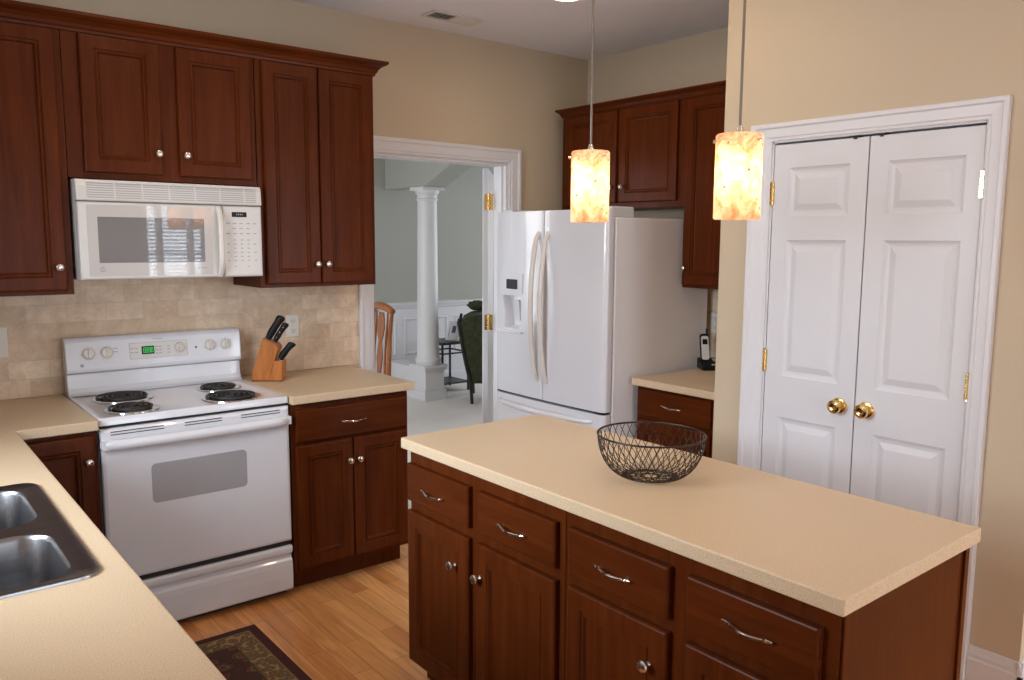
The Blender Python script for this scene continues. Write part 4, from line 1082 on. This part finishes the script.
# ---------------------------------------------------------------- pendants
def pendant(y, label):
    x = 1.078; zb, zt = 1.652, 1.865
    t = root('pendant_lamp', (x, y, zb), label, 'pendant lamp', 'pendant lamps over the island')
    R0 = 0.058
    sh = lathe(NB(), [(R0-0.004, zb), (R0, zb+0.003), (R0, zt-0.005), (R0-0.003, zt-0.001)], (x, y, 0), seg=48, cap=False)
    shade = obj('shade', sh, M['shade'], t, smooth=True, ang=60)
    obj('bulb', lathe(NB(), [(0.010, zb+0.155), (0.013, zb+0.148), (0.020, zb+0.125), (0.024, zb+0.105), (0.022, zb+0.085), (0.013, zb+0.073), (0, zb+0.07)], (x, y, 0), seg=20), M['bulb'], t, smooth=True)
    obj('socket', lathe(NB(), [(0.016, zb+0.156), (0.018, zb+0.165), (0.018, zt-0.012), (0.012, zt-0.004)], (x, y, 0), seg=20), M['nickel'], t, smooth=True)
    fit = NB()
    for q in range(3):
        a = R(120*q+25); tube(fit, [(x+0.012*math.cos(a), y+0.012*math.sin(a), zt-0.02), (x+(R0-0.001)*math.cos(a), y+(R0-0.001)*math.sin(a), zt-0.02)], 0.0025, 6)
    lathe(fit, [(0.022, zt-0.006), (0.022, zt-0.002), (0.010, zt+0.006), (0.006, zt+0.02)], (x, y, 0), seg=24)
    obj('fitter', fit, M['nickel'], t)
    for q in range(3):
        a = R(120*q+25); dv = Vector((math.cos(a), math.sin(a), 0))
        obj('thumb_screw', lathe(NB(), [(0.002, 0), (0.002, 0.004), (0.0045, 0.004), (0.0045, 0.009), (0, 0.010)], Vector((x, y, zt-0.02))+dv*R0, dv, 10), M['nickel'], t)
    obj('stem', lathe(NB(), [(0.0036, zt+0.015), (0.0036, CEIL-0.028)], (x, y, 0), seg=12), M['stem'], t, smooth=True)
    obj('canopy', lathe(NB(), [(0.008, CEIL-0.035), (0.012, CEIL-0.030), (0.050, CEIL-0.022), (0.062, CEIL-0.012), (0.064, CEIL-0.0008)], (x, y, 0), seg=32), M['nickel'], t, smooth=True)
    return t
pendant(-2.172, 'lit mottled glass pendant lamp hanging in front of the refrigerator')
pendant(-2.703, 'lit mottled glass pendant lamp hanging left of the pantry doors')

# ---------------------------------------------------------------- recessed ceiling lights
def recessed_light(x, y, label):
    t = root('recessed_light', (x, y, CEIL-0.006), label, 'ceiling light', 'recessed ceiling lights')
    obj('trim_ring', lathe(NB(), [(0.070, CEIL-0.002), (0.074, CEIL-0.006), (0.092, CEIL-0.005), (0.096, CEIL-0.0008), (0.070, CEIL-0.0008)], (x, y, 0), seg=36, cap=False), M['trim'], t, smooth=True)
    obj('lens', lathe(NB(), [(0.0, CEIL-0.0012), (0.068, CEIL-0.0012), (0.069, CEIL-0.0022), (0.0, CEIL-0.0035)], (x, y, 0), seg=36, cap=False), M['can'], t)
recessed_light(2.10, -0.95, 'round recessed ceiling light before the refrigerator wall')
recessed_light(1.70, -1.80, 'added round ceiling light brightening the refrigerator side, between it and the island')  # unseen lamp added to brighten the refrigerator side and the island's far end
recessed_light(0.30, -1.15, 'round recessed ceiling light over the stove aisle')
recessed_light(0.62, -2.95, 'round recessed ceiling light over the near end of the island aisle')
recessed_light(1.25, -3.85, 'round recessed ceiling light in front of the pantry')

# ---------------------------------------------------------------- ceiling vent
def vent():
    t = root('ceiling_vent', (1.90, -0.275, CEIL-0.012), 'white slotted air vent in the ceiling near the doorway', 'vent')
    x0, x1, y0, y1 = 1.74, 2.06, -0.345, -0.205; z = CEIL-0.0008
    bm = NB()
    box(bm, x0, x1, y0, y0+0.022, z-0.008, z); box(bm, x0, x1, y1-0.022, y1, z-0.008, z)
    box(bm, x0, x0+0.022, y0+0.022, y1-0.022, z-0.008, z); box(bm, x1-0.022, x1, y0+0.022, y1-0.022, z-0.008, z)
    box(bm, (x0+x1)/2-0.006, (x0+x1)/2+0.006, y0+0.022, y1-0.022, z-0.008, z)
    obj('frame', bm, M['plate'], t, bevel=0.002)
    obj('backing', B(x0+0.02, x1-0.02, y0+0.02, y1-0.02, z-0.0012, z), M['dark'], t)
    for sx0, sx1, tilt in ((x0+0.024, (x0+x1)/2-0.007, -1), ((x0+x1)/2+0.007, x1-0.024, 1)):
        n = 8
        for k in range(n):
            xa = sx0+(sx1-sx0)*(k+0.5)/n; b = NB()
            vs = [V(b, (xa+tilt*dx, yy, zz)) for dx, zz in ((-0.007, z-0.0025), (0.006, z-0.0105)) for yy in (y0+0.024, y1-0.024)]
            face(b, [vs[0], vs[1], vs[3], vs[2]])
            o = obj('slat', b, M['plate'], t); md = o.modifiers.new('thickness', 'SOLIDIFY'); md.thickness = 0.0012
vent()

# ---------------------------------------------------------------- wire basket
def basket():
    cx, cy, z0 = 1.082, -2.437, H+0.0006
    t = root('wire_basket', (cx, cy, z0), 'dark wire fruit basket standing empty on the island countertop', 'basket')
    RR, HH, rb = 0.154, 0.124, 0.060
    def prof(s):               # s 0 base .. 1 rim
        a = s*math.pi/2
        return rb + (RR-rb)*math.sin(a)**0.85 if s > 0 else rb, z0+0.0035 + HH*(1-math.cos(a))**0.92
    def ring(r, z, w): return tube(NB(), [(cx+r*math.cos(a), cy+r*math.sin(a), z) for a in [2*math.pi*k/56 for k in range(56)]], w, 8, closed=True)
    rim_r, rim_z = prof(1.0)
    obj('rim', ring(rim_r, rim_z, 0.0030), M['iron'], t, smooth=True)
    obj('base_ring', ring(rb, z0+0.003, 0.0028), M['iron'], t, smooth=True)
    bm = NB(); n = 38
    for sgn in (-1, 1):
        for q in range(n):
            a0 = 2*math.pi*q/n; pts = []
            for k in range(15):
                s = k/14; r, z = prof(s); a = a0 + sgn*R(32)*s
                pts.append((cx+r*math.cos(a), cy+r*math.sin(a), z))
            tube(bm, pts, 0.00115, 5)
    obj('wire_lattice', bm, M['iron'], t, smooth=True)
    bm = NB()
    for q in range(10):
        a = 2*math.pi*q/10
        pts = []
        for k in range(9):
            s = k/8; rr = rb*math.sin(math.pi*s)*0.98 if False else rb*(1-abs(2*s-1))
            aa = a + R(50)*(s-0.5)*2
            rr = rb*(0.35+0.65*abs(2*s-1))
            pts.append((cx+rr*math.cos(aa), cy+rr*math.sin(aa), z0+0.003))
        tube(bm, pts, 0.00135, 5)
    tube(bm, [(cx+rb*0.36*math.cos(a), cy+rb*0.36*math.sin(a), z0+0.003) for a in [2*math.pi*k/24 for k in range(24)]], 0.0016, 6, closed=True)
    obj('base_wires', bm, M['iron'], t, smooth=True)
basket()

# ---------------------------------------------------------------- knife block and knives
KU = Vector((0.80, -0.60, 0)).normalized(); KN = Vector((-0.60, -0.80, 0)).normalized()
KO = Vector((0.862, -0.205, H+0.0006))
def kp(a, z, d): return KO + KU*a + Vector((0, 0, z)) + KN*d
def knife_block():
    t = root('knife_block', KO, 'orange wooden knife block standing on the counter right of the stove', 'knife block')
    main = [(-0.085, 0.004), (0.002, 0.004), (0.050, 0.160), (0.040, 0.178), (-0.022, 0.210)]
    obj('block', prism(NB(), main, kp, -0.045, 0.045), M['knifewood'], t, bevel=0.002)
    step = [(0.0025, 0.004), (0.066, 0.004), (0.069, 0.098), (0.0322, 0.101)]
    obj('steak_knife_block', prism(NB(), step, kp, -0.045, 0.045), M['knifewood'], t, bevel=0.002)
    b = NB()
    for a in (-0.075, 0.056):
        for d in (-0.035, 0.035): lathe(b, [(0.006, 0), (0.006, 0.0042)], kp(a, 0.0, d), seg=10)
    obj('foot', b, M['black'], t)
knife_block()
KD = (KU*0.46 + Vector((0, 0, 1))*0.888).normalized()
def knife(base, L, wid, thick, label, rivets=True, bend=0.012):
    d = KD; s = (KU - d*KU.dot(d)).normalized(); n = KN
    t = root('kitchen_knife', base, label, 'knife', 'knives in the block')
    pr = [(0.0, 0.78), (0.12, 0.85), (0.3, 1.0), (0.5, 0.93), (0.72, 0.95), (0.9, 1.12), (0.97, 1.0), (1.0, 0.6)]
    bm = NB(); A = []
    for q, w in pr:
        c = base + d*(0.004 + q*L) + s*(bend*q*q)
        A.append([V(bm, c + s*(math.cos(a)*wid*w) + n*(math.sin(a)*thick)) for a in [2*math.pi*k/12 for k in range(12)]])
    for a, b in zip(A, A[1:]):
        for i in range(12): face(bm, [a[i], a[(i+1) % 12], b[(i+1) % 12], b[i]])
    face(bm, A[0]); face(bm, A[-1])
    h = obj('handle', bm, M['black'], t, smooth=True, ang=50)
    if rivets:
        for q in (0.22, 0.5, 0.78):
            c = base + d*(0.004+q*L) + s*(bend*q*q) + n*(thick*0.94)
            obj('rivet', lathe(NB(), [(0.0036, 0), (0.003, 0.0012), (0, 0.0014)], c, n, 10), M['chrome'], h)
    b = NB(); prism(b, [(-wid*0.72, 0.0005), (wid*0.72, 0.0005), (wid*0.72, 0.0055), (-wid*0.72, 0.0055)], lambda a, z, dd: base + s*a + d*z + n*dd, -thick*0.7, thick*0.7)
    obj('bolster', b, M['chrome'], t)
tn = Vector((0.032, 0, 0))
knife(kp(-0.003, 0.2003, 0.018), 0.128, 0.0190, 0.0125, 'thick black handled knife, leftmost in the knife block', False)
knife(kp(0.026, 0.1857, 0.008), 0.105, 0.0145, 0.0100, 'black knife handle with three bright rivets, in the middle of the knife block', True)
knife(kp(0.0525, 0.1005, 0.018), 0.100, 0.0172, 0.0125, 'black handled knife in the lower right step of the knife block', False, 0.02)

# ---------------------------------------------------------------- wall plates
def outlet(F, u, v, label):
    t = root('wall_outlet', F.p(u, v-0.0585, 0.0085), label, 'outlet')
    obj('cover_plate', front(NB(), F, u-0.036, u+0.036, v-0.0585, v+0.0585, 0.0085, 0.006, (), (), ((0, 0.0), (0, -0.003), (0.003, 0.0))), M['plate'], t)
    for dz in (-0.0255, 0.0255):
        o = obj('socket', prism(NB(), rrect(u-0.017, u+0.017, v+dz-0.016, v+dz+0.016, 0.010), lambda a, b, d: F.p(a, b, d), 0.0145, 0.0165), M['mwhite'], t)
        s = NB(); F.box(s, u-0.0075, u-0.0053, v+dz-0.003, v+dz+0.008, 0.0165, 0.0168); F.box(s, u+0.0053, u+0.0075, v+dz-0.003, v+dz+0.008, 0.0165, 0.0168)
        lathe(s, [(0.0026, 0.0), (0.0026, 0.0003)], F.p(u, v+dz-0.009, 0.0165), F.N, 10)
        obj('slots', s, M['dark'], o)
    obj('screw', lathe(NB(), [(0.003, 0), (0.002, 0.001), (0, 0.0012)], F.p(u, v, 0.0145), F.N, 10), M['nickel'], t)
outlet(FY(0, 0), 1.068, 1.150, 'ivory wall outlet behind the knife block')
outlet(FX(XR, 0), 1.10, 1.13, 'ivory wall outlet on the tiles above the phone')
def switch(F, u, v, label):
    t = root('light_switch', F.p(u, v-0.06, 0.0085), label, 'light switch')
    obj('cover_plate', front(NB(), F, u-0.058, u+0.058, v-0.0645, v+0.0645, 0.0085, 0.006, (), (), ((0, 0.0), (0, -0.003), (0.003, 0.0))), M['plate'], t)
    for s in (-0.023, 0.023): obj('toggle', F.box(NB(), u+s-0.005, u+s+0.005, v-0.004, v+0.012, 0.0142, 0.024), M['mwhite'], t, bevel=0.001)
switch(FY(0, 0), -0.254, 1.160, 'ivory double switch plate on the tiles at the far left')

# ---------------------------------------------------------------- cordless phone
def phone():
    O = Vector((2.995, -1.178, RZ+0.0006))
    t = root('cordless_phone', O, 'silver and black cordless phone in its charging base by the pantry wall', 'phone')
    u = Vector((0.80, -0.60, 0)).normalized(); w = Vector((-0.6, -0.8, 0)).normalized()
    def q(a, z, d): return O + u*a + Vector((0, 0, z)) + w*d
    prof = [(-0.06, 0.0), (0.06, 0.0), (0.06, 0.020), (0.02, 0.040), (-0.03, 0.058), (-0.06, 0.058)]
    b = obj('base', prism(NB(), prof, lambda d, z, a: q(a, z, d), -0.045, 0.085), M['black'], t, bevel=0.005)
    obj('keypad', prism(NB(), [(0.035, 0.026), (0.055, 0.0225), (0.055, 0.0245), (0.035, 0.0305)], lambda d, z, a: q(a, z+0.005, d), 0.01, 0.075), M['nickel'], b)
    obj('base_display', prism(NB(), [(-0.015, 0.048), (0.015, 0.040), (0.015, 0.046), (-0.015, 0.055)], lambda d, z, a: q(a, z+0.004, d), 0.025, 0.07), M['nickel'], b)
    lean = Vector((0, 0, 1))*0.95 - w*0.30
    lean.normalize(); s = u; n = lean.cross(s).normalized()
    if n.dot(w) < 0: n = -n
    P0 = q(-0.012, 0.045, -0.005)
    def h(a, z, d): return P0 + s*a + lean*z + n*d
    hs = obj('handset', prism(NB(), rrect(-0.025, 0.025, 0.0, 0.155, 0.014), h, -0.012, 0.010), M['black'], t, bevel=0.004)
    obj('faceplate', prism(NB(), rrect(-0.021, 0.021, 0.006, 0.140, 0.012), h, 0.009, 0.0125), M['silver'], hs)
    obj('screen', prism(NB(), rrect(-0.014, 0.014, 0.092, 0.122, 0.003), h, 0.0125, 0.0135), M['black'], hs)
    kb = NB()
    for r_ in range(4):
        for c in (-0.011, 0, 0.011): prism(kb, rrect(c-0.004, c+0.004, 0.020+r_*0.014, 0.028+r_*0.014, 0.002, 2), h, 0.0125, 0.0142)
    obj('buttons', kb, M['mwhite'], hs)
    obj('antenna', tube(NB(), [h(0.017, 0.15, -0.004), h(0.018, 0.185, -0.004)], [0.0055, 0.0045], 8), M['black'], hs)
phone()

# ---------------------------------------------------------------- rug
RW, RH = 0.62, 1.35
bm = prism(NB(), [(-0.11, -0.8166-RH), (-0.11+RW, -0.8166-RH), (-0.11+RW, -0.8166), (-0.11, -0.8166)], lambda a, b, d: Vector((a, b, d)), 0.0005, 0.010)
# its material reads object coordinates centred on the rug
obj('rug', bm, rug_mat(RW, RH), bevel=0.003, label='dark oriental rug with floral field and maroon border on the wood floor', cat='rug')
